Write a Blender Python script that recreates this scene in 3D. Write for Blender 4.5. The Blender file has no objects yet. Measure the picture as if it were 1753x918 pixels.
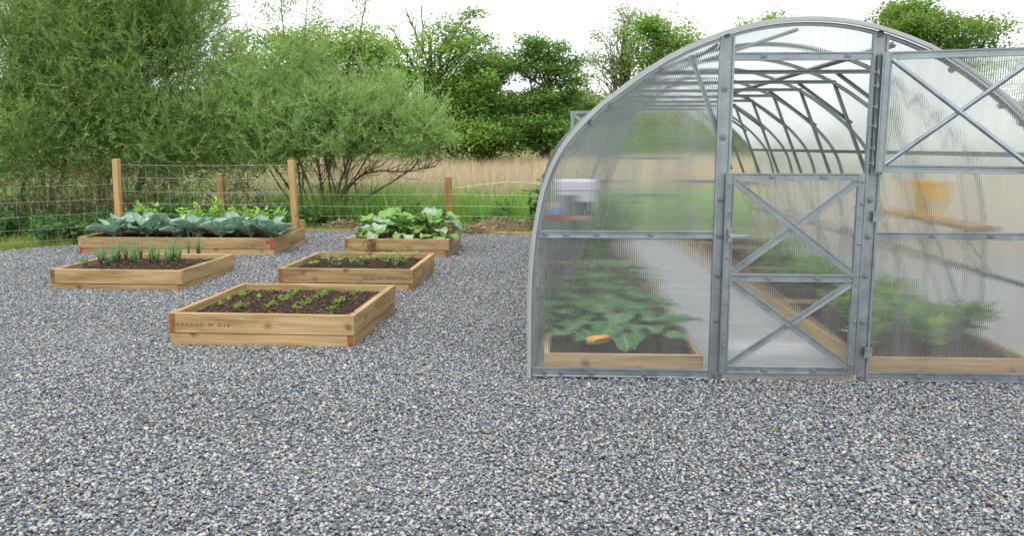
import bpy, bmesh, math, random
import numpy as np
from mathutils import Vector, Matrix, noise as mnoise

rnd = random.Random(7)
rng = np.random.default_rng(7)
R = math.radians
SC = bpy.context.scene
COL = SC.collection

# ------------------------------------------------------------------ camera
F_PX, CX, CY, EYE = 1427.0, 876.5, 459.0, 1.31
PITCH = math.atan(209 / F_PX)
YAW = math.atan(73.5 * math.cos(PITCH) / F_PX)
cam = bpy.data.cameras.new("camera")
cam.sensor_width = 36.0
cam.lens = 36.0 * F_PX / 1753.0
cam.clip_start, cam.clip_end = 0.05, 3000
cam_o = bpy.data.objects.new("camera", cam)
COL.objects.link(cam_o)
cam_o.location = (0, 0, EYE)
cam_o.rotation_euler = (math.pi / 2 - PITCH, 0, YAW)
SC.camera = cam_o

# ------------------------------------------------------------------ sky, sun, exposure
SUN_EL, SUN_AZ = 60.0, 186.0          # azimuth clockwise from +Y (north): high behind the camera
world = bpy.data.worlds.new("World")
SC.world = world
world.use_nodes = True
wn, wl = world.node_tree.nodes, world.node_tree.links
wn.clear()
w_out = wn.new("ShaderNodeOutputWorld")
w_bg = wn.new("ShaderNodeBackground"); w_bg.inputs["Strength"].default_value = 0.1
w_sky = wn.new("ShaderNodeTexSky")
w_sky.sky_type = 'NISHITA'; w_sky.sun_disc = False
w_sky.sun_elevation = R(SUN_EL); w_sky.sun_rotation = R(SUN_AZ)
w_sky.dust_density = 3.0
w_tc = wn.new("ShaderNodeTexCoord")
w_map = wn.new("ShaderNodeMapping"); w_map.inputs["Scale"].default_value = (1, 1, 2.6)
w_no = wn.new("ShaderNodeTexNoise"); w_no.inputs["Scale"].default_value = 2.2
w_no.inputs["Detail"].default_value = 7; w_no.inputs["Roughness"].default_value = 0.6
w_rp = wn.new("ShaderNodeValToRGB")
w_rp.color_ramp.elements[0].position = 0.30; w_rp.color_ramp.elements[0].color = (0.72, 0.72, 0.72, 1)
w_rp.color_ramp.elements[1].position = 0.48; w_rp.color_ramp.elements[1].color = (1, 1, 1, 1)
w_mx = wn.new("ShaderNodeMix"); w_mx.data_type = 'RGBA'
w_mx.inputs["B"].default_value = (13.8, 14.0, 14.4, 1)
wl.new(w_tc.outputs["Generated"], w_map.inputs["Vector"])
wl.new(w_map.outputs["Vector"], w_no.inputs["Vector"])
wl.new(w_no.outputs["Fac"], w_rp.inputs["Fac"])
wl.new(w_rp.outputs["Color"], w_mx.inputs["Factor"])
wl.new(w_sky.outputs["Color"], w_mx.inputs["A"])
wl.new(w_mx.outputs["Result"], w_bg.inputs["Color"])
wl.new(w_bg.outputs["Background"], w_out.inputs["Surface"])

sun = bpy.data.lights.new("sun", 'SUN')
sun.energy = 1.8; sun.angle = R(12); sun.color = (1.0, 0.95, 0.86)
sun_o = bpy.data.objects.new("sun", sun)
COL.objects.link(sun_o)
sd = Vector((math.sin(R(SUN_AZ)) * math.cos(R(SUN_EL)), math.cos(R(SUN_AZ)) * math.cos(R(SUN_EL)), math.sin(R(SUN_EL))))
sun_o.rotation_euler = sd.to_track_quat('Z', 'Y').to_euler()
sun_o.location = sd * 60

vs = SC.view_settings
vs.view_transform = 'Standard'; vs.look = 'None'; vs.exposure = 0.12; vs.gamma = 1.0; vs.use_curve_mapping = False
SC.cycles.use_denoising = True
SC.cycles.transparent_max_bounces = 24
SC.cycles.max_bounces = 12
SC.cycles.transmission_bounces = 10
SC.cycles.diffuse_bounces = 4
SC.cycles.caustics_reflective = False
SC.cycles.sample_clamp_indirect = 6.0

# ------------------------------------------------------------------ picture measurements -> places
_F = Vector((-math.sin(YAW) * math.cos(PITCH), math.cos(YAW) * math.cos(PITCH), -math.sin(PITCH)))
_R = Vector((math.cos(YAW), math.sin(YAW), 0))
_U = Vector((-math.sin(YAW) * math.sin(PITCH), math.cos(YAW) * math.sin(PITCH), math.cos(PITCH)))
def _ray(x, y):
    return _F + _R * ((x - CX) / F_PX) + _U * ((CY - y) / F_PX)
def gnd(x, y, z=0.0):
    d = _ray(x, y); t = (z - EYE) / d.z
    return Vector((d.x * t, d.y * t, z))
def at(x, y, Y):
    d = _ray(x, y); t = Y / d.y
    return Vector((d.x * t, Y, EYE + d.z * t))

# ------------------------------------------------------------------ object helpers
def link(name, data, parent=None, loc=(0, 0, 0), rot=(0, 0, 0)):
    o = bpy.data.objects.new(name, data)
    COL.objects.link(o)
    o.location = loc; o.rotation_euler = rot
    if parent is not None: o.parent = parent
    return o
def tag(o, label=None, cat=None, group=None, kind=None):
    if label: o["label"] = label
    if cat: o["category"] = cat
    if group: o["group"] = group
    if kind: o["kind"] = kind
    return o
def thing(name, label, cat, loc=(0, 0, 0), rotz=0.0, group=None):
    o = bpy.data.objects.new(name, None); COL.objects.link(o)
    o.location = loc; o.rotation_euler = (0, 0, rotz); o.empty_display_size = 0.1
    return tag(o, label, cat, group)
def np_mesh(name, V, Fs, mats, smooth=False, midx=None, uv=None):
    """V (n,3); Fs: one (m,k) array or a list of index lists"""
    me = bpy.data.meshes.new(name)
    V = np.asarray(V, dtype=np.float32)
    if isinstance(Fs, np.ndarray):
        m, k = Fs.shape
        me.vertices.add(len(V)); me.vertices.foreach_set("co", V.ravel())
        me.loops.add(m * k); me.loops.foreach_set("vertex_index", Fs.astype(np.int32).ravel())
        me.polygons.add(m)
        me.polygons.foreach_set("loop_start", np.arange(0, m * k, k, dtype=np.int32))
        me.polygons.foreach_set("loop_total", np.full(m, k, dtype=np.int32))
        me.update(calc_edges=True)
    else:
        me.from_pydata([tuple(map(float, v)) for v in V], [], [tuple(int(i) for i in f) for f in Fs])
    for m_ in (mats if isinstance(mats, (list, tuple)) else [mats]): me.materials.append(m_)
    if midx is not None: me.polygons.foreach_set("material_index", np.asarray(midx, dtype=np.int32))
    if smooth: me.polygons.foreach_set("use_smooth", np.ones(len(me.polygons), dtype=bool))
    me.update()
    return me

class MB:
    """collects shapes that make ONE part"""
    def __init__(self): self.V, self.F, self.M = [], [], []
    def add(self, V, F, m=0):
        b = len(self.V)
        self.V += [tuple(v) for v in V]; self.F += [tuple(i + b for i in f) for f in F]; self.M += [m] * len(F)
    def box(self, c, s, m=0, rot=None):
        hx, hy, hz = s[0] / 2, s[1] / 2, s[2] / 2
        V = [Vector((x, y, z)) for x in (-hx, hx) for y in (-hy, hy) for z in (-hz, hz)]
        if rot is not None: V = [rot @ v for v in V]
        V = [v + Vector(c) for v in V]
        self.add(V, [(0, 1, 3, 2), (4, 6, 7, 5), (0, 4, 5, 1), (2, 3, 7, 6), (0, 2, 6, 4), (1, 5, 7, 3)], m)
    def prism(self, prof, p0, p1, nrm, m=0):
        """2-D profile (u across, v along nrm) swept from p0 to p1"""
        p0, p1, nrm = Vector(p0), Vector(p1), Vector(nrm)
        d = (p1 - p0).normalized(); nrm = (nrm - d * nrm.dot(d)).normalized(); u = d.cross(nrm)
        n = len(prof)
        V = [p0 + u * a + nrm * b for a, b in prof] + [p1 + u * a + nrm * b for a, b in prof]
        F = [(i, (i + 1) % n, n + (i + 1) % n, n + i) for i in range(n)] + [tuple(range(n - 1, -1, -1)), tuple(range(n, 2 * n))]
        self.add(V, F, m)
    def tube(self, pts, radii, k=6, m=0, cap=True):
        pts = [Vector(p) for p in pts]
        b = len(self.V); n = len(pts)
        if not hasattr(radii, '__len__'): radii = [radii] * n
        ref = Vector((0.31, 0.87, 0.21))
        for i, p in enumerate(pts):
            t = (pts[min(i + 1, n - 1)] - pts[max(i - 1, 0)])
            t = t.normalized() if t.length > 1e-9 else Vector((0, 0, 1))
            a = t.cross(ref)
            if a.length < 0.1: a = t.cross(Vector((1, 0, 0)))
            a.normalize(); c = t.cross(a)
            for j in range(k):
                q = 2 * math.pi * j / k
                self.V.append(tuple(p + (a * math.cos(q) + c * math.sin(q)) * radii[i]))
        for i in range(n - 1):
            for j in range(k):
                self.F.append((b + i * k + j, b + i * k + (j + 1) % k, b + (i + 1) * k + (j + 1) % k, b + (i + 1) * k + j)); self.M.append(m)
        if cap:
            self.F.append(tuple(b + j for j in range(k - 1, -1, -1))); self.M.append(m)
            self.F.append(tuple(b + (n - 1) * k + j for j in range(k))); self.M.append(m)
    def lathe(self, prof, c, k=16, m=0, axis='Z'):
        b = len(self.V); n = len(prof)
        for r, h in prof:
            for j in range(k):
                q = 2 * math.pi * j / k
                v = (r * math.cos(q), r * math.sin(q), h)
                if axis == 'Y': v = (v[0], -h, v[1])
                self.V.append((c[0] + v[0], c[1] + v[1], c[2] + v[2]))
        for i in range(n - 1):
            for j in range(k):
                self.F.append((b + i * k + j, b + i * k + (j + 1) % k, b + (i + 1) * k + (j + 1) % k, b + (i + 1) * k + j)); self.M.append(m)
        self.F.append(tuple(b + j for j in range(k - 1, -1, -1))); self.M.append(m)
        self.F.append(tuple(b + (n - 1) * k + j for j in range(k))); self.M.append(m)
    def mesh(self, name, mats, smooth=False, bevel=0.0):
        me = np_mesh(name, self.V, self.F, mats, midx=self.M)
        bm = bmesh.new(); bm.from_mesh(me)
        bmesh.ops.recalc_face_normals(bm, faces=bm.faces)
        if bevel:
            bmesh.ops.bevel(bm, geom=[e for e in bm.edges], offset=bevel, segments=1, affect='EDGES', profile=0.5, clamp_overlap=True)
        if smooth:
            for f in bm.faces: f.smooth = True
        bm.to_mesh(me); bm.free(); me.update()
        return me
    def build(self, name, mats, parent=None, smooth=False, bevel=0.0, loc=(0, 0, 0), rot=(0, 0, 0)):
        return link(name, self.mesh(name, mats, smooth, bevel), parent, loc, rot)

# ------------------------------------------------------------------ materials
def mat(name):
    m = bpy.data.materials.new(name); m.use_nodes = True
    nt = m.node_tree; nt.nodes.clear()
    out = nt.nodes.new("ShaderNodeOutputMaterial")
    return m, nt, nt.nodes, nt.links, out
def N(nt, typ, **kw):
    n = nt.nodes.new(typ)
    for k, v in kw.items():
        if k in n.inputs: n.inputs[k].default_value = v
        else: setattr(n, k, v)
    return n
def ramp(nt, stops, interp='LINEAR'):
    r = nt.nodes.new("ShaderNodeValToRGB"); cr = r.color_ramp; cr.interpolation = interp
    while len(cr.elements) < len(stops): cr.elements.new(0.5)
    for e, (p, c) in zip(cr.elements, stops):
        e.position = p; e.color = (*c, 1) if len(c) == 3 else c
    return r
def bsdf(nt, out, rough=0.6, metal=0.0, spec=0.4):
    b = nt.nodes.new("ShaderNodeBsdfPrincipled")
    b.inputs["Roughness"].default_value = rough; b.inputs["Metallic"].default_value = metal
    b.inputs["Specular IOR Level"].default_value = spec
    nt.links.new(b.outputs["BSDF"], out.inputs["Surface"])
    return b

def mat_wood(name, dark, mid, light, knots=True, knot_col=(0.10, 0.045, 0.018), rough=0.75):
    m, nt, n, l, out = mat(name)
    b = bsdf(nt, out, rough, spec=0.2)
    tc = N(nt, "ShaderNodeTexCoord"); oi = N(nt, "ShaderNodeObjectInfo")
    off = N(nt, "ShaderNodeVectorMath", operation='MULTIPLY'); off.inputs[1].default_value = (37, 11, 23)
    comb = N(nt, "ShaderNodeCombineXYZ")
    for k in "XYZ": l.new(oi.outputs["Random"], comb.inputs[k])
    l.new(comb.outputs[0], off.inputs[0])
    add = N(nt, "ShaderNodeVectorMath", operation='ADD')
    l.new(tc.outputs["Object"], add.inputs[0]); l.new(off.outputs[0], add.inputs[1])
    # broad growth figure
    mp1 = N(nt, "ShaderNodeMapping"); mp1.inputs["Scale"].default_value = (1.1, 9, 11)
    l.new(add.outputs[0], mp1.inputs["Vector"])
    n1 = N(nt, "ShaderNodeTexNoise", Scale=1.5, Detail=3.0, Roughness=0.5, Distortion=0.7); l.new(mp1.outputs[0], n1.inputs["Vector"])
    mp2 = N(nt, "ShaderNodeMapping"); mp2.inputs["Scale"].default_value = (2.5, 90, 110)
    l.new(add.outputs[0], mp2.inputs["Vector"])
    n2 = N(nt, "ShaderNodeTexNoise", Scale=1.6, Detail=4.0, Roughness=0.6, Distortion=0.3); l.new(mp2.outputs[0], n2.inputs["Vector"])
    mixf = N(nt, "ShaderNodeMath", operation='MULTIPLY_ADD'); mixf.inputs[1].default_value = 0.5
    sc1 = N(nt, "ShaderNodeMath", operation='MULTIPLY'); sc1.inputs[1].default_value = 0.5
    l.new(n1.outputs["Fac"], sc1.inputs[0]); l.new(n2.outputs["Fac"], mixf.inputs[0]); l.new(sc1.outputs[0], mixf.inputs[2])
    rp = ramp(nt, [(0.36, dark), (0.5, mid), (0.64, light)]); l.new(mixf.outputs[0], rp.inputs["Fac"])
    col = rp.outputs["Color"]
    if knots:
        mp3 = N(nt, "ShaderNodeMapping"); mp3.inputs["Scale"].default_value = (8.0, 9.5, 9.5)
        l.new(add.outputs[0], mp3.inputs["Vector"])
        nd = N(nt, "ShaderNodeTexNoise", Scale=2.0, Detail=2.0)
        l.new(mp3.outputs[0], nd.inputs["Vector"])
        mixv = N(nt, "ShaderNodeMix", data_type='VECTOR'); mixv.inputs["Factor"].default_value = 0.12
        l.new(mp3.outputs[0], mixv.inputs["A"]); l.new(nd.outputs["Color"], mixv.inputs["B"])
        v = N(nt, "ShaderNodeTexVoronoi", Scale=1.0, Randomness=1.0); l.new(mixv.outputs["Result"], v.inputs["Vector"])
        kr = ramp(nt, [(0.07, (1, 1, 1)), (0.15, (0.6, 0.6, 0.6)), (0.30, (0, 0, 0))]); l.new(v.outputs["Distance"], kr.inputs["Fac"])
        sel = ramp(nt, [(0.62, (0, 0, 0)), (0.68, (1, 1, 1))]); 
        sp = N(nt, "ShaderNodeSeparateColor"); l.new(v.outputs["Color"], sp.inputs[0]); l.new(sp.outputs[0], sel.inputs["Fac"])
        mu = N(nt, "ShaderNodeMath", operation='MULTIPLY'); l.new(kr.outputs["Color"], mu.inputs[0]); l.new(sel.outputs["Color"], mu.inputs[1])
        mu2 = N(nt, "ShaderNodeMath", operation='MULTIPLY'); mu2.inputs[1].default_value = 0.8; l.new(mu.outputs[0], mu2.inputs[0])
        mk = N(nt, "ShaderNodeMix", data_type='RGBA'); l.new(mu2.outputs[0], mk.inputs["Factor"]); l.new(col, mk.inputs["A"]); mk.inputs["B"].default_value = (*knot_col, 1)
        col = mk.outputs["Result"]
    hv = N(nt, "ShaderNodeHueSaturation"); l.new(col, hv.inputs["Color"])
    mr = N(nt, "ShaderNodeMapRange"); mr.inputs["To Min"].default_value = 0.86; mr.inputs["To Max"].default_value = 1.1
    l.new(oi.outputs["Random"], mr.inputs["Value"]); l.new(mr.outputs[0], hv.inputs["Value"])
    l.new(hv.outputs["Color"], b.inputs["Base Color"])
    bp = N(nt, "ShaderNodeBump", Strength=0.25, Distance=0.004); l.new(n2.outputs["Fac"], bp.inputs["Height"]); l.new(bp.outputs[0], b.inputs["Normal"])
    return m

def mat_plain(name, c, rough=0.6, metal=0.0, var=0.12, scale=20.0, spec=0.4, bump=0.0):
    m, nt, n, l, out = mat(name)
    b = bsdf(nt, out, rough, metal, spec)
    tc = N(nt, "ShaderNodeTexCoord")
    no = N(nt, "ShaderNodeTexNoise", Scale=scale, Detail=5.0, Roughness=0.6); l.new(tc.outputs["Object"], no.inputs["Vector"])
    rp = ramp(nt, [(0.3, tuple(x * (1 - var) for x in c)), (0.7, tuple(min(1, x * (1 + var)) for x in c))]); l.new(no.outputs["Fac"], rp.inputs["Fac"])
    l.new(rp.outputs["Color"], b.inputs["Base Color"])
    if bump:
        bp = N(nt, "ShaderNodeBump", Strength=bump, Distance=0.01); l.new(no.outputs["Fac"], bp.inputs["Height"]); l.new(bp.outputs[0], b.inputs["Normal"])
    return m

def mat_galv(name, base=(0.40, 0.44, 0.47), rough=0.42, metal=0.75):
    m, nt, n, l, out = mat(name)
    b = bsdf(nt, out, rough, metal)
    tc = N(nt, "ShaderNodeTexCoord")
    v = N(nt, "ShaderNodeTexVoronoi", Scale=55.0); l.new(tc.outputs["Object"], v.inputs["Vector"])
    sp = N(nt, "ShaderNodeSeparateColor"); l.new(v.outputs["Color"], sp.inputs[0])
    no = N(nt, "ShaderNodeTexNoise", Scale=7.0, Detail=6.0); l.new(tc.outputs["Object"], no.inputs["Vector"])
    mx = N(nt, "ShaderNodeMath", operation='MULTIPLY_ADD'); mx.inputs[1].default_value = 0.16
    l.new(sp.outputs[0], mx.inputs[0]); l.new(no.outputs["Fac"], mx.inputs[2])
    rp = ramp(nt, [(0.3, tuple(x * 0.8 for x in base)), (0.85, tuple(min(1, x * 1.25) for x in base))]); l.new(mx.outputs[0], rp.inputs["Fac"])
    l.new(rp.outputs["Color"], b.inputs["Base Color"])
    rr = N(nt, "ShaderNodeMapRange"); rr.inputs["To Min"].default_value = rough - 0.1; rr.inputs["To Max"].default_value = rough + 0.15
    l.new(mx.outputs[0], rr.inputs["Value"]); l.new(rr.outputs[0], b.inputs["Roughness"])
    return m

def set_tone(me, t):
    """each leaf's own place in its tree's range of greens (one value per face)"""
    a = me.attributes.new("tone", 'FLOAT', 'FACE'); a.data.foreach_set("value", np.clip(np.asarray(t, dtype=np.float32), 0, 1)); return me
def mat_leaf(name, dark, light, rough=0.5, transl=0.35, spec=0.35, extra=None, tone=False):
    """foliage: every leaf (mesh island) has its own green"""
    m, nt, n, l, out = mat(name)
    g = N(nt, "ShaderNodeNewGeometry")
    stops = [(0.0, dark), (0.75, light)]
    if extra: stops = [(0.0, dark), (0.7, light), (0.93, light), (1.0, extra)]
    rp = ramp(nt, stops)
    if tone:
        at_ = N(nt, "ShaderNodeAttribute", attribute_name="tone"); l.new(at_.outputs["Fac"], rp.inputs["Fac"])
    else: l.new(g.outputs["Random Per Island"], rp.inputs["Fac"])
    b = bsdf(nt, out, rough, spec=spec); l.new(rp.outputs["Color"], b.inputs["Base Color"])
    t = N(nt, "ShaderNodeBsdfTranslucent")
    hv = N(nt, "ShaderNodeHueSaturation", Hue=0.485, Saturation=1.1, Value=1.35); l.new(rp.outputs["Color"], hv.inputs["Color"]); l.new(hv.outputs[0], t.inputs["Color"])
    mx = N(nt, "ShaderNodeMixShader", Fac=transl)
    l.new(b.outputs[0], mx.inputs[1]); l.new(t.outputs[0], mx.inputs[2]); l.new(mx.outputs[0], out.inputs["Surface"])
    return m

def mat_bigleaf(name, dark, light, vein, rough=0.45, transl=0.25, veins=26.0, spec=0.4):
    """one large leaf: midrib along local Y, side veins, mottling"""
    m, nt, n, l, out = mat(name)
    tc = N(nt, "ShaderNodeTexCoord"); oi = N(nt, "ShaderNodeObjectInfo")
    sx = N(nt, "ShaderNodeSeparateXYZ"); l.new(tc.outputs["Object"], sx.inputs[0])
    ab = N(nt, "ShaderNodeMath", operation='ABSOLUTE'); l.new(sx.outputs["X"], ab.inputs[0])
    rib = N(nt, "ShaderNodeMapRange"); rib.inputs["From Min"].default_value = 0.003; rib.inputs["From Max"].default_value = 0.010
    rib.inputs["To Min"].default_value = 1.0; rib.inputs["To Max"].default_value = 0.0; l.new(ab.outputs[0], rib.inputs["Value"])
    sb = N(nt, "ShaderNodeMath", operation='SUBTRACT'); l.new(sx.outputs["Y"], sb.inputs[0]); l.new(ab.outputs[0], sb.inputs[1])
    ml = N(nt, "ShaderNodeMath", operation='MULTIPLY'); ml.inputs[1].default_value = veins * 6.283; l.new(sb.outputs[0], ml.inputs[0])
    sn = N(nt, "ShaderNodeMath", operation='SINE'); l.new(ml.outputs[0], sn.inputs[0])
    sv = N(nt, "ShaderNodeMapRange"); sv.inputs["From Min"].default_value = 0.9; sv.inputs["From Max"].default_value = 1.0; sv.inputs["To Max"].default_value = 0.4
    l.new(sn.outputs[0], sv.inputs["Value"])
    mxv = N(nt, "ShaderNodeMath", operation='MAXIMUM'); l.new(rib.outputs[0], mxv.inputs[0]); l.new(sv.outputs[0], mxv.inputs[1])
    no = N(nt, "ShaderNodeTexNoise", Scale=16.0, Detail=4.0); l.new(tc.outputs["Object"], no.inputs["Vector"])
    ad = N(nt, "ShaderNodeMath", operation='MULTIPLY_ADD'); ad.inputs[1].default_value = 0.45; l.new(oi.outputs["Random"], ad.inputs[0]); l.new(no.outputs["Fac"], ad.inputs[2])
    rp = ramp(nt, [(0.35, dark), (0.95, light)]); l.new(ad.outputs[0], rp.inputs["Fac"])
    mk = N(nt, "ShaderNodeMix", data_type='RGBA'); mk.inputs["B"].default_value = (*vein, 1)
    l.new(mxv.outputs[0], mk.inputs["Factor"]); l.new(rp.outputs["Color"], mk.inputs["A"])
    b = bsdf(nt, out, rough, spec=spec); l.new(mk.outputs["Result"], b.inputs["Base Color"])
    t = N(nt, "ShaderNodeBsdfTranslucent"); l.new(mk.outputs["Result"], t.inputs["Color"])
    mx = N(nt, "ShaderNodeMixShader", Fac=transl)
    l.new(b.outputs[0], mx.inputs[1]); l.new(t.outputs[0], mx.inputs[2]); l.new(mx.outputs[0], out.inputs["Surface"])
    return m

def mat_polycarb(name, axis, milky, pitch=0.0105, wave=0.75, ior=1.035, rough=0.03, tint=(0.93, 0.95, 0.95), clear=0.42):
    """twin-wall sheet: flutes across `axis`, clear share, share spread sideways by the flutes, milky share"""
    m, nt, n, l, out = mat(name)
    tc = N(nt, "ShaderNodeTexCoord"); sx = N(nt, "ShaderNodeSeparateXYZ"); l.new(tc.outputs["Object"], sx.inputs[0])
    ph = N(nt, "ShaderNodeMath", operation='MULTIPLY'); ph.inputs[1].default_value = 6.28318 / pitch; l.new(sx.outputs[axis], ph.inputs[0])
    sn = N(nt, "ShaderNodeMath", operation='SINE'); l.new(ph.outputs[0], sn.inputs[0])
    amp = N(nt, "ShaderNodeMath", operation='MULTIPLY'); amp.inputs[1].default_value = wave; l.new(sn.outputs[0], amp.inputs[0])
    vec = N(nt, "ShaderNodeCombineXYZ"); l.new(amp.outputs[0], vec.inputs[axis])
    g = N(nt, "ShaderNodeNewGeometry")
    va = N(nt, "ShaderNodeVectorMath", operation='ADD'); l.new(g.outputs["Normal"], va.inputs[0]); l.new(vec.outputs[0], va.inputs[1])
    vn = N(nt, "ShaderNodeVectorMath", operation='NORMALIZE'); l.new(va.outputs[0], vn.inputs[0])
    rf = N(nt, "ShaderNodeBsdfRefraction", Roughness=rough, IOR=ior, Color=(*tint, 1)); l.new(vn.outputs[0], rf.inputs["Normal"])
    tr = N(nt, "ShaderNodeBsdfTransparent", Color=(*tint, 1))
    m1 = N(nt, "ShaderNodeMixShader", Fac=clear); l.new(rf.outputs[0], m1.inputs[1]); l.new(tr.outputs[0], m1.inputs[2])
    df = N(nt, "ShaderNodeBsdfDiffuse", Color=(0.74, 0.77, 0.78, 1)); tl = N(nt, "ShaderNodeBsdfTranslucent", Color=(0.82, 0.84, 0.85, 1))
    m2 = N(nt, "ShaderNodeMixShader", Fac=0.6); l.new(df.outputs[0], m2.inputs[1]); l.new(tl.outputs[0], m2.inputs[2])
    cs = N(nt, "ShaderNodeMath", operation='COSINE'); l.new(ph.outputs[0], cs.inputs[0])
    rib = N(nt, "ShaderNodeMapRange"); rib.inputs["From Min"].default_value = 0.55; rib.inputs["From Max"].default_value = 1.0
    rib.inputs["To Min"].default_value = 0.0; rib.inputs["To Max"].default_value = 0.15; l.new(cs.outputs[0], rib.inputs["Value"])
    stre = N(nt, "ShaderNodeMapping"); stre.inputs["Scale"].default_value = (9, 4, 0.9) if axis == "X" else (2, 3, 1)
    l.new(tc.outputs["Object"], stre.inputs["Vector"])
    no = N(nt, "ShaderNodeTexNoise", Scale=1.6, Detail=6.0, Roughness=0.65); l.new(stre.outputs[0], no.inputs["Vector"])
    dr = N(nt, "ShaderNodeMapRange"); dr.inputs["From Min"].default_value = 0.3; dr.inputs["From Max"].default_value = 0.75
    dr.inputs["To Min"].default_value = milky * 0.7; dr.inputs["To Max"].default_value = milky * 1.4; l.new(no.outputs["Fac"], dr.inputs["Value"])
    ad = N(nt, "ShaderNodeMath", operation='ADD', use_clamp=True); l.new(rib.outputs[0], ad.inputs[0]); l.new(dr.outputs[0], ad.inputs[1])
    m3 = N(nt, "ShaderNodeMixShader"); l.new(ad.outputs[0], m3.inputs[0]); l.new(m1.outputs[0], m3.inputs[1]); l.new(m2.outputs[0], m3.inputs[2])
    gl = N(nt, "ShaderNodeBsdfGlossy", Roughness=0.12, Color=(0.9, 0.95, 1, 1))
    fr = N(nt, "ShaderNodeLayerWeight", Blend=0.12)
    fm = N(nt, "ShaderNodeMath", operation='MULTIPLY'); fm.inputs[1].default_value = 0.55; l.new(fr.outputs["Fresnel"], fm.inputs[0])
    m4 = N(nt, "ShaderNodeMixShader"); l.new(fm.outputs[0], m4.inputs[0]); l.new(m3.outputs[0], m4.inputs[1]); l.new(gl.outputs[0], m4.inputs[2])
    l.new(m4.outputs[0], out.inputs["Surface"])
    return m

def mat_instance(name, stops, rough=0.7, spec=0.3, transl=0.0, mottled=0.0, attr="tint", interp='LINEAR'):
    """colour picked by the scattered piece's own random number"""
    m, nt, n, l, out = mat(name)
    a = N(nt, "ShaderNodeAttribute", attribute_type='INSTANCER', attribute_name=attr)
    rp = ramp(nt, stops, interp); l.new(a.outputs["Fac"], rp.inputs["Fac"])
    col = rp.outputs["Color"]
    if mottled:
        tc = N(nt, "ShaderNodeTexCoord"); no = N(nt, "ShaderNodeTexNoise", Scale=2.2, Detail=4.0, Roughness=0.65); l.new(tc.outputs["Object"], no.inputs["Vector"])
        mr = N(nt, "ShaderNodeMapRange"); mr.inputs["From Min"].default_value = 0.3; mr.inputs["From Max"].default_value = 0.7
        mr.inputs["To Min"].default_value = 1.05 - mottled; mr.inputs["To Max"].default_value = 1.07 + mottled; l.new(no.outputs["Fac"], mr.inputs["Value"])
        hv = N(nt, "ShaderNodeHueSaturation"); l.new(col, hv.inputs["Color"]); l.new(mr.outputs[0], hv.inputs["Value"]); col = hv.outputs["Color"]
    b = bsdf(nt, out, rough, spec=spec); l.new(col, b.inputs["Base Color"])
    if transl:
        t = N(nt, "ShaderNodeBsdfTranslucent"); l.new(col, t.inputs["Color"])
        mx = N(nt, "ShaderNodeMixShader", Fac=transl); l.new(b.outputs[0], mx.inputs[1]); l.new(t.outputs[0], mx.inputs[2]); l.new(mx.outputs[0], out.inputs["Surface"])
    return m

M = {}
M['pine'] = mat_wood("pine", (0.215, 0.135, 0.062), (0.40, 0.275, 0.135), (0.525, 0.388, 0.215))
M['post'] = mat_wood("post_pine", (0.36, 0.215, 0.08), (0.49, 0.32, 0.135), (0.57, 0.40, 0.19), knots=True)
M['treated'] = mat_wood("treated_pine", (0.26, 0.13, 0.055), (0.37, 0.205, 0.09), (0.46, 0.28, 0.135), knots=False)
M['endgrain'] = mat_wood("end_grain", (0.17, 0.06, 0.02), (0.27, 0.11, 0.035), (0.36, 0.16, 0.055), knots=False)
M['redend'] = mat_plain("red_sealed_end", (0.42, 0.045, 0.03), 0.6, var=0.3, scale=60)
M['greypine'] = mat_wood("weathered_board", (0.33, 0.30, 0.25), (0.43, 0.40, 0.35), (0.52, 0.49, 0.43), knots=False)
M['ink'] = mat_plain("stamp_ink", (0.13, 0.085, 0.04), 0.9, var=0.4, scale=90)
M['galv'] = mat_galv("galvanised_steel", (0.31, 0.35, 0.375), 0.36, 0.8)
M['galv_dark'] = mat_galv("galvanised_steel_dull", (0.19, 0.225, 0.225), 0.42, 0.55)
M['galv_bright'] = mat_galv("galvanised_tube", (0.36, 0.42, 0.46), 0.26, 0.9)
M['trim'] = mat_plain("grey_edge_trim", (0.43, 0.445, 0.455), 0.4, 0.3, 0.06, 12)
M['steelwire'] = mat_plain("galvanised_wire", (0.44, 0.48, 0.46), 0.45, 0.35, 0.1, 30)
M['rope'] = mat_plain("pale_rope", (0.72, 0.72, 0.62), 0.8, 0.0, 0.1, 60)
M['pc_gable'] = mat_polycarb("clear_twinwall", 'X', 0.115, clear=0.12, ior=1.045)
M['pc_gable_haze'] = mat_polycarb("haze_tinted_twinwall", 'X', 0.18, clear=0.10, ior=1.06, tint=(0.95, 0.93, 0.88))  # same clear sheet; oblique-view haze and warm cast painted into milkiness and tint
M['pc_side'] = mat_polycarb("roof_twinwall", 'Y', 0.40, clear=0.08, rough=0.42, ior=1.08)
M['pc_door'] = mat_polycarb("door_twinwall", 'X', 0.115, clear=0.12, ior=1.04)
M['zinc'] = mat_plain("zinc_bolt", (0.22, 0.25, 0.27), 0.5, 0.6, 0.2, 80)
M['bark'] = mat_plain("bark", (0.10, 0.075, 0.05), 0.9, 0.0, 0.4, 14, 0.1, 0.5)
M['bark_pale'] = mat_plain("pale_bark", (0.20, 0.165, 0.11), 0.9, 0.0, 0.35, 16, 0.1, 0.4)
M['twig'] = mat_plain("reddish_twig", (0.15, 0.095, 0.06), 0.85, 0.0, 0.3, 20, 0.15)
M['willow'] = mat_leaf("willow_leaf", (0.115, 0.205, 0.06), (0.32, 0.46, 0.165), 0.5, 0.45, extra=(0.42, 0.54, 0.20), tone=True)
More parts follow.
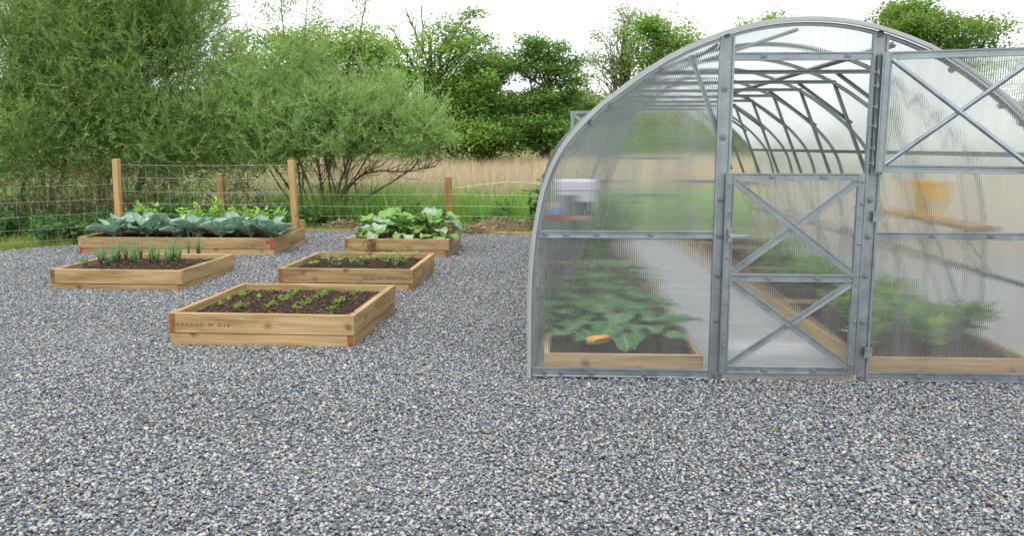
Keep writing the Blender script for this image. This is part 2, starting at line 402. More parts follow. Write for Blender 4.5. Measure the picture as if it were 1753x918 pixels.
M['willow_b'] = mat_leaf("osier_leaf", (0.14, 0.26, 0.08), (0.34, 0.50, 0.19), 0.45, 0.4, extra=(0.44, 0.57, 0.24), tone=True)
M['oak'] = mat_leaf("oak_leaf", (0.06, 0.145, 0.032), (0.19, 0.335, 0.08), 0.45, 0.33, extra=(0.30, 0.43, 0.11), tone=True)
M['ash'] = mat_leaf("ash_leaf", (0.11, 0.225, 0.045), (0.29, 0.46, 0.11), 0.45, 0.36, extra=(0.32, 0.49, 0.12), tone=True)
M['maple'] = mat_leaf("maple_leaf", (0.10, 0.20, 0.04), (0.235, 0.38, 0.09), 0.45, 0.35, tone=True)
M['hawthorn'] = mat_leaf("hawthorn_leaf", (0.14, 0.23, 0.07), (0.32, 0.42, 0.17), 0.5, 0.33, extra=(0.6, 0.62, 0.5), tone=True)
M['hazel'] = mat_leaf("hazel_leaf", (0.10, 0.22, 0.045), (0.26, 0.42, 0.10), 0.45, 0.36)
M['nettle'] = mat_leaf("nettle_leaf", (0.045, 0.115, 0.032), (0.13, 0.25, 0.075), 0.55, 0.3)
M['sprig'] = mat_leaf("light_sprig_leaf", (0.18, 0.36, 0.06), (0.38, 0.60, 0.14), 0.5, 0.35)
M['seedling'] = mat_leaf("seedling_leaf", (0.12, 0.27, 0.03), (0.28, 0.46, 0.07), 0.5, 0.35)
M['strawb'] = mat_leaf("strawberry_leaf", (0.10, 0.23, 0.05), (0.28, 0.42, 0.13), 0.5, 0.3, extra=(0.45, 0.40, 0.10))
M['onion'] = mat_leaf("onion_leaf", (0.08, 0.2, 0.07), (0.19, 0.37, 0.15), 0.4, 0.2)
M['bulb'] = mat_plain("onion_skin", (0.55, 0.33, 0.15), 0.6, 0.0, 0.3, 60)
M['cabbage'] = mat_bigleaf("cabbage_leaf", (0.125, 0.24, 0.165), (0.32, 0.465, 0.345), (0.48, 0.56, 0.49), 0.4, 0.12, 22, 0.5)
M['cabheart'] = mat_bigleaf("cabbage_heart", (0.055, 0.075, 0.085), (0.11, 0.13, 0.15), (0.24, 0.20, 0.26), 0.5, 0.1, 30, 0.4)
M['rhubarb'] = mat_bigleaf("rhubarb_leaf", (0.095, 0.25, 0.045), (0.24, 0.44, 0.10), (0.42, 0.50, 0.24), 0.5, 0.25, 16, 0.4)
M['rhubarb_pale'] = mat_bigleaf("silvery_leaf", (0.20, 0.33, 0.20), (0.36, 0.48, 0.35), (0.50, 0.58, 0.46), 0.4, 0.2, 16, 0.6)
M['squash'] = mat_bigleaf("squash_leaf", (0.04, 0.145, 0.042), (0.125, 0.275, 0.09), (0.24, 0.36, 0.17), 0.5, 0.25, 18, 0.4)
M['stalk'] = mat_plain("green_stalk", (0.22, 0.34, 0.11), 0.5, 0.0, 0.25, 30)
M['redstalk'] = mat_plain("dry_red_stalk", (0.17, 0.065, 0.038), 0.85, 0.0, 0.4, 50)
M['fruit'] = mat_plain("yellow_orange_fruit", (0.75, 0.33, 0.05), 0.4, 0.0, 0.25, 12)
M['bamboo'] = mat_plain("bamboo_cane", (0.55, 0.40, 0.18), 0.6, 0.0, 0.2, 25)
M['yellow'] = mat_plain("yellow_plastic", (0.85, 0.52, 0.02), 0.45, 0.0, 0.08, 8)
M['whitebox'] = mat_plain("translucent_white_plastic", (0.70, 0.71, 0.76), 0.35, 0.0, 0.06, 8)
M['lid'] = mat_plain("lilac_white_lid", (0.72, 0.70, 0.84), 0.4, 0.0, 0.05, 8)
M['greypot'] = mat_plain("grey_plastic", (0.16, 0.18, 0.19), 0.5, 0.0, 0.15, 20)
M['blackpot'] = mat_plain("black_plastic", (0.03, 0.03, 0.032), 0.5, 0.0, 0.15, 20)
M['blue'] = mat_plain("blue_plastic", (0.06, 0.33, 0.62), 0.4, 0.0, 0.1, 20)
M['redpaint'] = mat_plain("red_brown_paint", (0.33, 0.055, 0.04), 0.6, 0.0, 0.2, 40)
M['path'] = mat_plain("grey_slab", (0.36, 0.36, 0.37), 0.8, 0.0, 0.16, 5, 0.25, 0.15)

def mat_soil(name, a, b_, chips):
    m, nt, n, l, out = mat(name)
    b = bsdf(nt, out, 0.95, spec=0.15)
    tc = N(nt, "ShaderNodeTexCoord")
    no = N(nt, "ShaderNodeTexNoise", Scale=46.0, Detail=7.0, Roughness=0.75); l.new(tc.outputs["Object"], no.inputs["Vector"])
    rp = ramp(nt, [(0.32, a), (0.6, b_), (0.72, chips)]); l.new(no.outputs["Fac"], rp.inputs["Fac"]); l.new(rp.outputs["Color"], b.inputs["Base Color"])
    bp = N(nt, "ShaderNodeBump", Strength=1.0, Distance=0.02); l.new(no.outputs["Fac"], bp.inputs["Height"]); l.new(bp.outputs[0], b.inputs["Normal"])
    return m
M['soil'] = mat_soil("compost", (0.018, 0.011, 0.008), (0.060, 0.037, 0.026), (0.16, 0.11, 0.075))
M['mulch'] = mat_soil("straw_mulch", (0.05, 0.025, 0.012), (0.20, 0.10, 0.045), (0.45, 0.27, 0.13))
M['earth'] = mat_soil("dry_earth", (0.07, 0.055, 0.035), (0.22, 0.17, 0.11), (0.40, 0.33, 0.22))

def mat_field():
    m, nt, n, l, out = mat("meadow_ground")
    b = bsdf(nt, out, 0.95, spec=0.1)
    tc = N(nt, "ShaderNodeTexCoord")
    n1 = N(nt, "ShaderNodeTexNoise", Scale=0.16, Detail=6.0, Roughness=0.6); l.new(tc.outputs["Object"], n1.inputs["Vector"])
    n2 = N(nt, "ShaderNodeTexNoise", Scale=9.0, Detail=6.0, Roughness=0.7); l.new(tc.outputs["Object"], n2.inputs["Vector"])
    mx = N(nt, "ShaderNodeMath", operation='MULTIPLY_ADD'); mx.inputs[1].default_value = 0.5; l.new(n2.outputs["Fac"], mx.inputs[0]); l.new(n1.outputs["Fac"], mx.inputs[2])
    rp = ramp(nt, [(0.5, (0.06, 0.10, 0.025)), (0.72, (0.13, 0.17, 0.05)), (0.9, (0.30, 0.24, 0.12))]); l.new(mx.outputs[0], rp.inputs["Fac"])
    l.new(rp.outputs["Color"], b.inputs["Base Color"])
    bp = N(nt, "ShaderNodeBump", Strength=0.8, Distance=0.05); l.new(n2.outputs["Fac"], bp.inputs["Height"]); l.new(bp.outputs[0], b.inputs["Normal"])
    return m
M['field'] = mat_field()

STONE_STOPS = [(0.0, (0.072, 0.082, 0.101)), (0.17, (0.112, 0.128, 0.152)), (0.36, (0.163, 0.184, 0.211)), (0.55, (0.240, 0.262, 0.284)),
               (0.73, (0.325, 0.343, 0.352)), (0.855, (0.40, 0.41, 0.408)), (0.93, (0.475, 0.475, 0.455)), (0.955, (0.42, 0.375, 0.29)),
               (0.98, (0.45, 0.36, 0.245)), (0.992, (0.37, 0.25, 0.175)), (1.0, (0.12, 0.09, 0.075))]
M['stone'] = mat_instance("river_gravel", STONE_STOPS, 0.5, 0.45, mottled=0.22)
def mat_gravel_ground():
    m, nt, n, l, out = mat("gravel_ground")
    b = bsdf(nt, out, 0.9, spec=0.2)
    tc = N(nt, "ShaderNodeTexCoord")
    v = N(nt, "ShaderNodeTexVoronoi", Scale=80.0, Randomness=1.0); l.new(tc.outputs["Object"], v.inputs["Vector"])
    sp = N(nt, "ShaderNodeSeparateColor"); l.new(v.outputs["Color"], sp.inputs[0])
    rp = ramp(nt, [(p_, tuple(c_ * 0.85 for c_ in k_)) for p_, k_ in STONE_STOPS]); l.new(sp.outputs[0], rp.inputs["Fac"])
    l.new(rp.outputs["Color"], b.inputs["Base Color"])
    bp = N(nt, "ShaderNodeBump", Strength=1.0, Distance=0.012, invert=True); l.new(v.outputs["Distance"], bp.inputs["Height"]); l.new(bp.outputs[0], b.inputs["Normal"])
    return m
M['gravel_ground'] = mat_gravel_ground()
M['rush'] = mat_instance("dry_rush", [(0, (0.40, 0.31, 0.19)), (0.45, (0.60, 0.48, 0.32)), (0.8, (0.74, 0.63, 0.46)), (1.0, (0.42, 0.40, 0.18))], 0.8, 0.15, 0.3)
M['grass'] = mat_instance("tall_grass", [(0, (0.12, 0.27, 0.045)), (0.5, (0.25, 0.46, 0.09)), (0.85, (0.40, 0.58, 0.16)), (1.0, (0.52, 0.46, 0.22))], 0.7, 0.2, 0.35)
M['turf'] = mat_instance("short_turf", [(0, (0.13, 0.24, 0.04)), (0.5, (0.27, 0.40, 0.09)), (0.8, (0.32, 0.36, 0.10)), (1.0, (0.46, 0.36, 0.18))], 0.75, 0.2, 0.3)

# ------------------------------------------------------------------ scattering (geometry nodes, for stuff only)
def scatter(name, protos, P, rot, scl, tint, label):
    """P (n,3) points; protos: meshes kept out of the scene; one stuff object"""
    c = bpy.data.collections.new(name + "_kinds")
    for i, me in enumerate(protos):
        o = bpy.data.objects.new("%s_kind_%02d" % (name, i), me); c.objects.link(o)
    me = bpy.data.meshes.new(name)
    n = len(P)
    me.vertices.add(n); me.vertices.foreach_set("co", np.asarray(P, dtype=np.float32).ravel())
    for nm, typ, arr in (("rot", 'FLOAT_VECTOR', rot), ("scl", 'FLOAT_VECTOR', scl), ("tint", 'FLOAT', tint)):
        a = me.attributes.new(nm, typ, 'POINT')
        a.data.foreach_set("vector" if typ == 'FLOAT_VECTOR' else "value", np.asarray(arr, dtype=np.float32).ravel())
    a = me.attributes.new("pick", 'INT', 'POINT'); a.data.foreach_set("value", rng.integers(0, len(protos), n).astype(np.int32))
    for m_ in protos[0].materials: me.materials.append(m_)
    o = link(name, me)
    g = bpy.data.node_groups.new(name + "_scatter", 'GeometryNodeTree')
    g.interface.new_socket("Geometry", in_out='INPUT', socket_type='NodeSocketGeometry')
    g.interface.new_socket("Geometry", in_out='OUTPUT', socket_type='NodeSocketGeometry')
    gi, go = g.nodes.new("NodeGroupInput"), g.nodes.new("NodeGroupOutput")
    mp = g.nodes.new("GeometryNodeMeshToPoints")
    ip = g.nodes.new("GeometryNodeInstanceOnPoints")
    ci = g.nodes.new("GeometryNodeCollectionInfo"); ci.inputs["Collection"].default_value = c
    ci.inputs["Separate Children"].default_value = True; ci.inputs["Reset Children"].default_value = True
    def named(nm, t):
        q = g.nodes.new("GeometryNodeInputNamedAttribute"); q.data_type = t; q.inputs["Name"].default_value = nm; return q
    L = g.links.new
    L(gi.outputs[0], mp.inputs["Mesh"]); L(mp.outputs[0], ip.inputs["Points"]); L(ci.outputs[0], ip.inputs["Instance"])
    ip.inputs["Pick Instance"].default_value = True
    L(named("pick", 'INT').outputs["Attribute"], ip.inputs["Instance Index"])
    L(named("rot", 'FLOAT_VECTOR').outputs["Attribute"], ip.inputs["Rotation"])
    L(named("scl", 'FLOAT_VECTOR').outputs["Attribute"], ip.inputs["Scale"])
    L(ip.outputs[0], go.inputs[0])
    o.modifiers.new("scatter", 'NODES').node_group = g
    tag(o, label, kind='stuff')
    return o

def clump_mesh(name, n, h, spread, lean, width, m, hvar=0.4, segs=3, seed=0):
    """a tuft of bent blades"""
    r = np.random.default_rng(seed)
    V, Fc = [], []
    for i in range(n):
        a = r.uniform(0, 6.283); rr = spread * math.sqrt(r.uniform())
        bx, by = rr * math.cos(a), rr * math.sin(a)
        hh = h * (1 - hvar * r.uniform()); d = a + r.normal(0, 0.8); ln = lean * r.uniform(0.15, 1.0) * hh
        wv = (-math.sin(d + r.normal(0, .7)), math.cos(d + r.normal(0, .7)))
        b = len(V)
        for s in range(segs + 1):
            t = s / segs
            x, y, z = bx + math.cos(d) * ln * t * t, by + math.sin(d) * ln * t * t, hh * (t - 0.12 * lean * t * t)
            w = width * (1 - 0.85 * t ** 1.5) / 2
            V.append((x - wv[0] * w, y - wv[1] * w, z)); V.append((x + wv[0] * w, y + wv[1] * w, z))
        for s in range(segs): Fc.append((b + 2 * s, b + 2 * s + 1, b + 2 * s + 3, b + 2 * s + 2))
    return np_mesh(name, np.array(V), np.array(Fc), m)

def inside(px, py, poly):
    r = np.zeros(len(px), bool); n = len(poly); j = n - 1
    for i in range(n):
        xi, yi = poly[i]; xj, yj = poly[j]
        c = ((yi > py) != (yj > py)) & (px < (xj - xi) * (py - yi) / (yj - yi + 1e-12) + xi)
        r ^= c; j = i
    return r

# ================================================================== THE SETTING
def sheet(name, poly, z, m):
    me = np_mesh(name, [(x, y, z) for x, y in poly], [tuple(range(len(poly)))], m)
    return tag(link(name, me), kind='structure')
# meadow with a rising hill far off
def build_field():
    xs = np.concatenate([np.linspace(-900, -60, 15), np.linspace(-50, 50, 41), np.linspace(60, 900, 15)])
    ys = np.concatenate([[-300, -60, -10], np.linspace(0, 60, 31), [80, 110, 150, 220, 300, 420, 600, 900, 1400]])
    V = []
    for y in ys:
        for x in xs:
            z = -0.035
            if y > 14: z += 0.05 * mnoise.noise((x * 0.2, y * 0.2, 0.0)) * min(1, (y - 14) / 6)
            V.append((x, y, z))
    nx = len(xs)
    Fc = [(j * nx + i, j * nx + i + 1, (j + 1) * nx + i + 1, (j + 1) * nx + i) for j in range(len(ys) - 1) for i in range(nx - 1)]
    tag(link("ground", np_mesh("ground", V, Fc, M['field'], smooth=True)), kind='structure')
    V = []; xs = np.linspace(-500, 600, 56); ys = np.linspace(260, 620, 14)
    for y in ys:
        for x in xs:
            t = (y - 260) / 360
            V.append((x, y, -1 + (25 + 7 * mnoise.noise((x * 0.006, 3.3, 0)) + 2.5 * mnoise.noise((x * 0.05, y * 0.05, 1))) * math.sin(min(1, t * 1.6) * math.pi / 2)))
    nx = len(xs)
    Fc = [(j * nx + i, j * nx + i + 1, (j + 1) * nx + i + 1, (j + 1) * nx + i) for j in range(len(ys) - 1) for i in range(nx - 1)]
    tag(link("hill", np_mesh("hill", V, Fc, M['field'], smooth=True)), kind='structure')
build_field()

GH_C, GH_Y, GH_HW, GH_L, GH_BAY = 1.335, 4.65, 1.465, 6.86, 0.8575
YARD = [(-13, -3), (9.5, -3), (9.5, 7.6), (4.6, 9.3), (3.3, 11.2), (3.0, 12.35), (-1.2, 12.36), (-1.9, 12.72), (-4.7, 12.72), (-5.75, 11.6), (-6.45, 10.8), (-7.05, 10.2), (-13, 6.2)]
sheet("gravel_yard", YARD, -0.014, M['gravel_ground'])

BEDS = {  # front-left corner, width, depth, turn, height
    'onion': ((-4.675, 7.425), 1.265, 1.20, -1.6, 0.178),
    'front': ((-2.555, 5.305), 1.255, 1.24, -1.7, 0.212),
    'straw': ((-2.545, 7.49), 1.262, 1.20, -1.2, 0.192),
    'rhubarb': ((-2.52, 9.86), 1.265, 1.12, -1.2, 0.207),
    'cabbage': ((-5.85, 9.905), 2.455, 1.24, -0.6, 0.203)}

def stone_mesh(i):
    bm = bmesh.new(); bmesh.ops.create_icosphere(bm, subdivisions=1 if i % 2 else 2, radius=1.0)
    for v in bm.verts:
        k = 1 + 0.30 * mnoise.noise(v.co * 0.9 + Vector((i * 7.1, 0, 0))) + 0.10 * mnoise.noise(v.co * 2.3 + Vector((0, i * 3.7, 0)))
        v.co *= k; v.co.z *= 0.62
        v.co.x *= 1.0 + 0.12 * (i % 3)
    me = bpy.data.meshes.new("pebble_%d" % i); bm.to_mesh(me); bm.free()
    me.polygons.foreach_set("use_smooth", np.ones(len(me.polygons), dtype=bool)); me.materials.append(M['stone'])
    return me
def build_gravel():
    P = []
    for y0, y1, dens in ((1.6, 3.6, 8400), (3.6, 5.5, 7000), (5.5, 8.0, 5200), (8.0, 12.8, 3600)):
        xl, xr = -0.70 * y1 - 2.4, 0.60 * y1 + 2.2
        n = int((xr - xl) * (y1 - y0) * dens)
        P.append(np.stack([rng.uniform(xl, xr, n), rng.uniform(y0, y1, n)], 1))
    P = np.concatenate(P)
    keep = inside(P[:, 0], P[:, 1], YARD)
    keep &= (P[:, 0] > -0.70 * P[:, 1] - 2.4) & (P[:, 0] < 0.60 * P[:, 1] + 2.2)
    keep &= ~((np.abs(P[:, 0] - GH_C) < GH_HW - 0.0) & (P[:, 1] > GH_Y - 0.01) & (P[:, 1] < GH_Y + GH_L))
    for (c, w, d, t, h) in BEDS.values():
        a = R(t); dx, dy = P[:, 0] - c[0], P[:, 1] - c[1]
        u, v = dx * math.cos(a) + dy * math.sin(a), -dx * math.sin(a) + dy * math.cos(a)
        keep &= ~((u > 0.015) & (u < w - 0.015) & (v > 0.015) & (v < d - 0.015))
    P = P[keep]; n = len(P)
    s = np.clip(rng.lognormal(math.log(0.0056), 0.24, n), 0.0032, 0.0104)
    S = np.stack([s * rng.uniform(0.85, 1.25, n), s * rng.uniform(0.75, 1.1, n), s * rng.uniform(0.75, 1.15, n)], 1)
    z = s * 0.25 + rng.uniform(0, 0.012, n)
    # thinner towards the sides the photograph does not show
    # the yard is not raked dead flat
    z += 0.006 * np.sin(P[:, 0] * 2.1 + 1.3 * np.sin(P[:, 1] * 0.9)) + 0.004 * np.sin(P[:, 1] * 3.7 + P[:, 0]) - 0.008
    rot = np.stack([rng.normal(0, 0.4, n), rng.normal(0, 0.4, n), rng.uniform(0, 6.283, n)], 1)
    t = rng.uniform(0, 1, n)
    return scatter("gravel", [stone_mesh(i) for i in range(8)], np.column_stack([P, z]), rot, S, t, "rounded blue grey river gravel covering the whole yard")
build_gravel()

# timber edging between gravel and turf, one thing per board run
def plank_mesh(L, T, H, m, ends=None, bevel=0.003):
    """board along local X, centred"""
    mb = MB(); mb.box((0, 0, 0), (L, T, H))
    me = mb.mesh("board", [m] + ([ends] if ends else []), bevel=bevel)
    if ends:
        for p in me.polygons:
            if abs(p.normal.x) > 0.9: p.material_index = 1
    return me
for (x0, y0, x1, y1, lab) in ((-4.66, 12.74, -1.9, 12.74, "long pine edging board between gravel and turf behind the raised beds"),
                              (-1.88, 12.70, -0.1, 12.40, "pine edging board half under soil beside the greenhouse and dirt heap"),
                              (-0.08, 12.40, 3.0, 12.38, "pine edging board behind the far end of the greenhouse")):
    L = math.hypot(x1 - x0, y1 - y0)
    o = link("edging_board", plank_mesh(L, 0.045, 0.13, M['pine']), None, ((x0 + x1) / 2, (y0 + y1) / 2, -0.035), (0, 0, math.atan2(y1 - y0, x1 - x0)))
    tag(o, lab, "edging", "edging boards along the turf")

# ================================================================== RAISED BEDS
BT = 0.045
def soil_part(parent, x0, x1, y0, y1, z, m, seed=0, step=0.022, amp=0.012):
    nx, ny = max(4, int((x1 - x0) / step)), max(4, int((y1 - y0) / step))
    V = []
    for j in range(ny + 1):
        for i in range(nx + 1):
            x, y = x0 + (x1 - x0) * i / nx, y0 + (y1 - y0) * j / ny
            e = min(i, nx - i, j, ny - j) / 4.0
            V.append((x, y, z + amp * (mnoise.noise((x * 16, y * 16, seed)) + 0.7 * mnoise.noise((x * 45, y * 45, seed + 4))) + 0.9 * amp * mnoise.noise((x * 4, y * 4, seed)) - 0.006 * (1 - min(1, e))))
    Fc = [(j * (nx + 1) + i, j * (nx + 1) + i + 1, (j + 1) * (nx + 1) + i + 1, (j + 1) * (nx + 1) + i) for j in range(ny) for i in range(nx)]
    return link("soil", np_mesh("soil", V, Fc, m, smooth=True), parent)
def crumbs_part(parent, x0, x1, y0, y1, z, m, n, size, seed):
    r = np.random.default_rng(seed); V, Fc = [], []
    for i in range(n):
        c = (r.uniform(x0, x1), r.uniform(y0, y1), z + r.uniform(0, 0.008)); s = size * r.uniform(0.4, 1.2)
        b = len(V)
        Q = Matrix.Rotation(r.uniform(0, 6.28), 3, 'Z') @ Matrix.Rotation(r.normal(0, .5), 3, 'X')
        for v in ((-1, -.4, 0), (1, -.3, 0), (.7, .5, .1), (-.8, .4, .1), (0, 0, .75)):
            p = Q @ Vector((v[0] * s, v[1] * s, v[2] * s * 0.8)); V.append((c[0] + p.x, c[1] + p.y, c[2] + p.z))
        Fc += [(b, b + 1, b + 4), (b + 1, b + 2, b + 4), (b + 2, b + 3, b + 4), (b + 3, b, b + 4)]
    o = link("soil_crumbs", np_mesh("soil_crumbs", np.array(V), np.array(Fc), m), parent)
    o["kind"] = "stuff"
    return o

M['chips'] = mat_leaf("bark_chips", (0.02, 0.013, 0.01), (0.12, 0.075, 0.05), 0.9, 0.0, extra=(0.34, 0.26, 0.18))
M['straw'] = mat_leaf("straw_bits", (0.12, 0.05, 0.02), (0.42, 0.24, 0.11), 0.9, 0.1, extra=(0.6, 0.45, 0.25))

M['hay'] = mat_leaf('hay_bits', (0.14, 0.11, 0.05), (0.46, 0.37, 0.22), 0.9, 0.15, extra=(0.20, 0.33, 0.08))
def make_bed(key, name, label, end_top_left, stamp=None, red=False, soil='soil', crumbs=900):
    (cx, cy), w, d, turn, h = BEDS[key]
    root = thing(name, label, "raised bed", (cx, cy, 0), R(turn), "timber raised beds on the gravel")
    top_h = 0.131; z1 = h - top_h / 2
    bot_h = 0.131; z0 = h - top_h - 0.003 - bot_h / 2
    E1 = M['redend'] if red else M['endgrain']; E2 = M['endgrain']
    def board(L, x, y, z, rz, e, hh, lab=None, inset=0.0):
        o = link("board", plank_mesh(L, BT, hh, M['pine'], e, 0.0025), root, (x, y, z), (0, 0, rz))
        if lab: o["label"] = lab
        return o
    for course, (z, hh, flip, e, ins) in enumerate(((z1, top_h, end_top_left, E1, 0.0), (z0, bot_h, not end_top_left, E1 if red else E2, 0.006))):
        # flip True: the left side board runs through to the front and shows its end grain
        a = ins
        if flip:
            board(w - BT - a, BT + (w - BT - a) / 2, BT / 2 + a, z, 0, None, hh)                     # front
            board(d - BT - a, BT / 2 + a, a + (d - BT - a) / 2, z, math.pi / 2, e, hh)             # left
            board(w - BT - a, a + (w - BT - a) / 2, d - BT / 2 - a, z, 0, None, hh)                   # back
            board(d - BT - a, w - BT / 2 - a, BT + a + (d - BT - 2 * a) / 2, z, math.pi / 2, e, hh)  # right
        else:
            board(w - BT - a, a + (w - BT - a) / 2, BT / 2 + a, z, 0, None, hh)
            board(d - BT - a, BT / 2 + a, BT + (d - BT - a) / 2, z, math.pi / 2, e, hh)
            board(w - BT - a, BT + (w - BT - a) / 2, d - BT / 2 - a, z, 0, None, hh)
            board(d - BT - a, w - BT / 2 - a, a + (d - BT - a) / 2, z, math.pi / 2, e, hh)
    sz = h - 0.048
    soil_part(root, BT - .002, w - BT + .002, BT - .002, d - BT + .002, sz, M[soil], len(key))
    crumbs_part(root, BT + .01, w - BT - .01, BT + .01, d - BT - .01, sz, M['straw'] if soil == 'mulch' else M['chips'], crumbs, 0.011 if soil != 'mulch' else 0.028, 5 + len(key))
    if stamp:
        x0, x1, upside, zc = stamp
        cu = bpy.data.curves.new("grade_stamp", 'FONT'); cu.body = "GRADED M C16"; cu.size = 0.034; cu.space_character = 1.25; cu.space_word = 1.8
        cu.align_x = 'LEFT'; cu.extrude = 0.0004; cu.resolution_u = 2; cu.materials.append(M['ink'])
        o = link("grade_stamp", cu, root, (x1 if upside else x0, -0.0012, zc), (math.pi / 2, math.pi if upside else 0, 0))
        bpy.context.view_layer.update()
        k = (x1 - x0) / max(0.01, o.dimensions.x); o.scale = (k, 0.92, 1)
        if upside: o.location.z += 0.024
    for x in (0.022, 0.075, w - 0.075, w - 0.022):
        for z in (z1 - .035, z1 + .035):
            link("screw", SCREW, root, (x + rnd.uniform(-.004, .004), 0.0, z + rnd.uniform(-.006, .006)))
    for y in (0.022, d - 0.022):
        for z in (z1 - .035, z1 + .035):
            link("screw", SCREW, root, (w, y, z), (0, 0, math.pi / 2))
    return root, sz
def lp(key, px, py, sz):
    """picture point on the soil of a bed -> world place"""
    return gnd(px, py, sz)

_sm = MB(); _sm.lathe([(0.0045, -0.002), (0.0045, 0.0008), (0.002, 0.0012)], (0, 0, 0), 8, 0, 'Y')
SCREW = _sm.mesh('screw', M['greypot'])
bed_front, SZ_F = make_bed('front', "raised_bed", "nearest square timber raised bed with rows of tiny seedlings and stamped front board", True, (0.046, 0.415, False, 0.125), crumbs=2600)
bed_onion, SZ_O = make_bed('onion', "raised_bed", "square timber raised bed of upright young onions on the left", True, crumbs=1500)
bed_straw, SZ_S = make_bed('straw', "raised_bed", "square timber raised bed of sparse strawberry plants with an upside down grade stamp", True, (0.80, 1.255, True, 0.098), crumbs=1500)
bed_rhub, SZ_R = make_bed('rhubarb', "raised_bed", "square timber raised bed at the back with large leafed plants and straw mulch", True, soil='mulch', crumbs=700)
bed_cabb, SZ_C = make_bed('cabbage', "raised_bed", "long timber raised bed with red board ends planted with cabbages", False, red=True, crumbs=700)

# ------------------------------------------------------------------ leaves
def leaf_mesh(name, m, L, W, kind, cup=0.25, droop=0.25, wav=0.06, stem=0.0, nu=8, nv=6, seed=0, stem_m=None):
    """blade along +Y from the origin, facing +Z; an optional stalk below it"""
    r = random.Random(seed); V, Fc, MI = [], [], []
    ph = r.uniform(0, 6.28)
    for i in range(nu + 1):
        t = i / nu
        if kind == 'cabbage': t = 1 - (1 - t) ** 1.7
        if kind == 'cabbage': hw = W / 2 * max(0.13, max(0.0, 1 - abs((t - .62) / .385) ** 2.2) ** .5)
        elif kind == 'heart': hw = W / 2 * max(0.0, (1 - t ** 2.2)) ** 0.6 * (1.0 if t > 0.1 else 0.86)
        elif kind == 'lobed': hw = W / 2 * (max(0.0, math.sin(math.pi * (0.12 + 0.88 * t))) ** 0.6) * (1 + 0.22 * math.sin(t * 15 + ph))
        else: hw = W / 2 * max(0.0, math.sin(math.pi * t)) ** 0.8
        if i == nu: hw = max(hw, W * 0.03)
        for j in range(nv + 1):
            s = 2 * j / nv - 1
            x = hw * s; y = L * t
            if kind == 'heart': y -= 0.24 * L * abs(s) * (1 - t) ** 2
            if kind in ('heart', 'lobed'): y += 0.03 * L * math.sin(s * 9 + ph)
            z = cup * W * (s * s) * 0.6 * (hw / (W / 2 + 1e-6)) - droop * L * t * t + wav * W * math.sin(t * 9 + ph + s * 2.5) * abs(s) ** 1.5 + wav * 0.5 * W * math.sin(s * 7 + ph * 2)*t
            V.append((x, y, z))
    for i in range(nu):
        for j in range(nv):
            a = i * (nv + 1) + j; Fc.append((a, a + 1, a + nv + 2, a + nv + 1)); MI.append(0)
    if stem:
        b = len(V); k = 5
        pts = [Vector((0, 0.05 * L, -0.001)), Vector((0, -0.25 * stem, -0.18 * stem)), Vector((0, -0.5 * stem, -0.45 * stem)), Vector((0, -0.62 * stem, -0.85 * stem))]
        for i, p in enumerate(pts):
            for j in range(k):
                q = 6.283 * j / k; rr = 0.0045 + 0.0022 * i
                V.append((p.x + rr * math.cos(q), p.y + rr * math.sin(q) * 0.5, p.z + rr * math.sin(q)))
        for i in range(len(pts) - 1):
            for j in range(k):
                Fc.append((b + i * k + j, b + i * k + (j + 1) % k, b + (i + 1) * k + (j + 1) % k, b + (i + 1) * k + j)); MI.append(1)
    me = np_mesh(name, V, Fc, [m] + ([stem_m] if stem_m else []), smooth=True, midx=MI)
    return me

CAB = [leaf_mesh("cabbage_leaf", M['cabbage'], 0.25 + 0.02 * i, 0.205 + 0.012 * i, 'cabbage', 0.36, 0.04 + 0.05 * i, 0.06, nu=14, nv=8, seed=i) for i in range(4)]
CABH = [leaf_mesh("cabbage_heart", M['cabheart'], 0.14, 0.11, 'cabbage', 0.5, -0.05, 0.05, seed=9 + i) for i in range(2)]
def cabbage(p, scale, label, seed):
    r = random.Random(seed)
    root = thing("cabbage", label, "cabbage", p, r.uniform(0, 6.28), "cabbages in the long raised bed")
    n = 9
    for i in range(n):
        a = i * 2.4 + r.uniform(-.3, .3)
        inner = i < 3
        tilt = R(r.uniform(52, 72)) if inner else R(r.uniform(16, 42))
        s = scale * (r.uniform(0.8, 0.95) if inner else r.uniform(0.9, 1.22))
        o = link("leaf", CAB[r.randrange(4)], root, (0.02 * math.cos(a), 0.02 * math.sin(a), 0.045 if inner else 0.05))
        o.rotation_euler = Matrix.Rotation(a, 3, 'Z').to_euler()
        o.rotation_euler = (Matrix.Rotation(a - math.pi / 2, 3, 'Z') @ Matrix.Rotation(tilt, 3, 'X') @ Matrix.Rotation(r.uniform(-.25, .25), 3, 'Y')).to_euler()
        o.scale = (s, s, s)
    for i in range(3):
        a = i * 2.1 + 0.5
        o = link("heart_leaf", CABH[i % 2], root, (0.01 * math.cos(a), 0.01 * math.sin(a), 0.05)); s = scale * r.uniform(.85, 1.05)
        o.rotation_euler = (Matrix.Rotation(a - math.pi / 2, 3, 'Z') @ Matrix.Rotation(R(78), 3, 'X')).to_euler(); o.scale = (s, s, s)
    mb = MB(); mb.tube([(0, 0, -0.03), (0, 0, 0.03), (0, 0, 0.07)], [0.018, 0.016, 0.012], 6); mb.build("stem", M['stalk'], root)
ORD = ["first", "second", "third", "fourth", "fifth", "sixth", "seventh", "eighth", "ninth", "tenth", "eleventh", "twelfth", "thirteenth", "fourteenth", "fifteenth", "sixteenth"]
for i, px in enumerate((196, 252, 308, 337, 378, 430, 464)):
    p = at(px, 400, 10.16 + 0.07 * (i % 2)); p.z = SZ_C
    cabbage(p, 1.0 + 0.12 * math.sin(i * 2.3), "blue green cabbage, %s from the left in the near row of the long bed" % ORD[i], 100 + i)
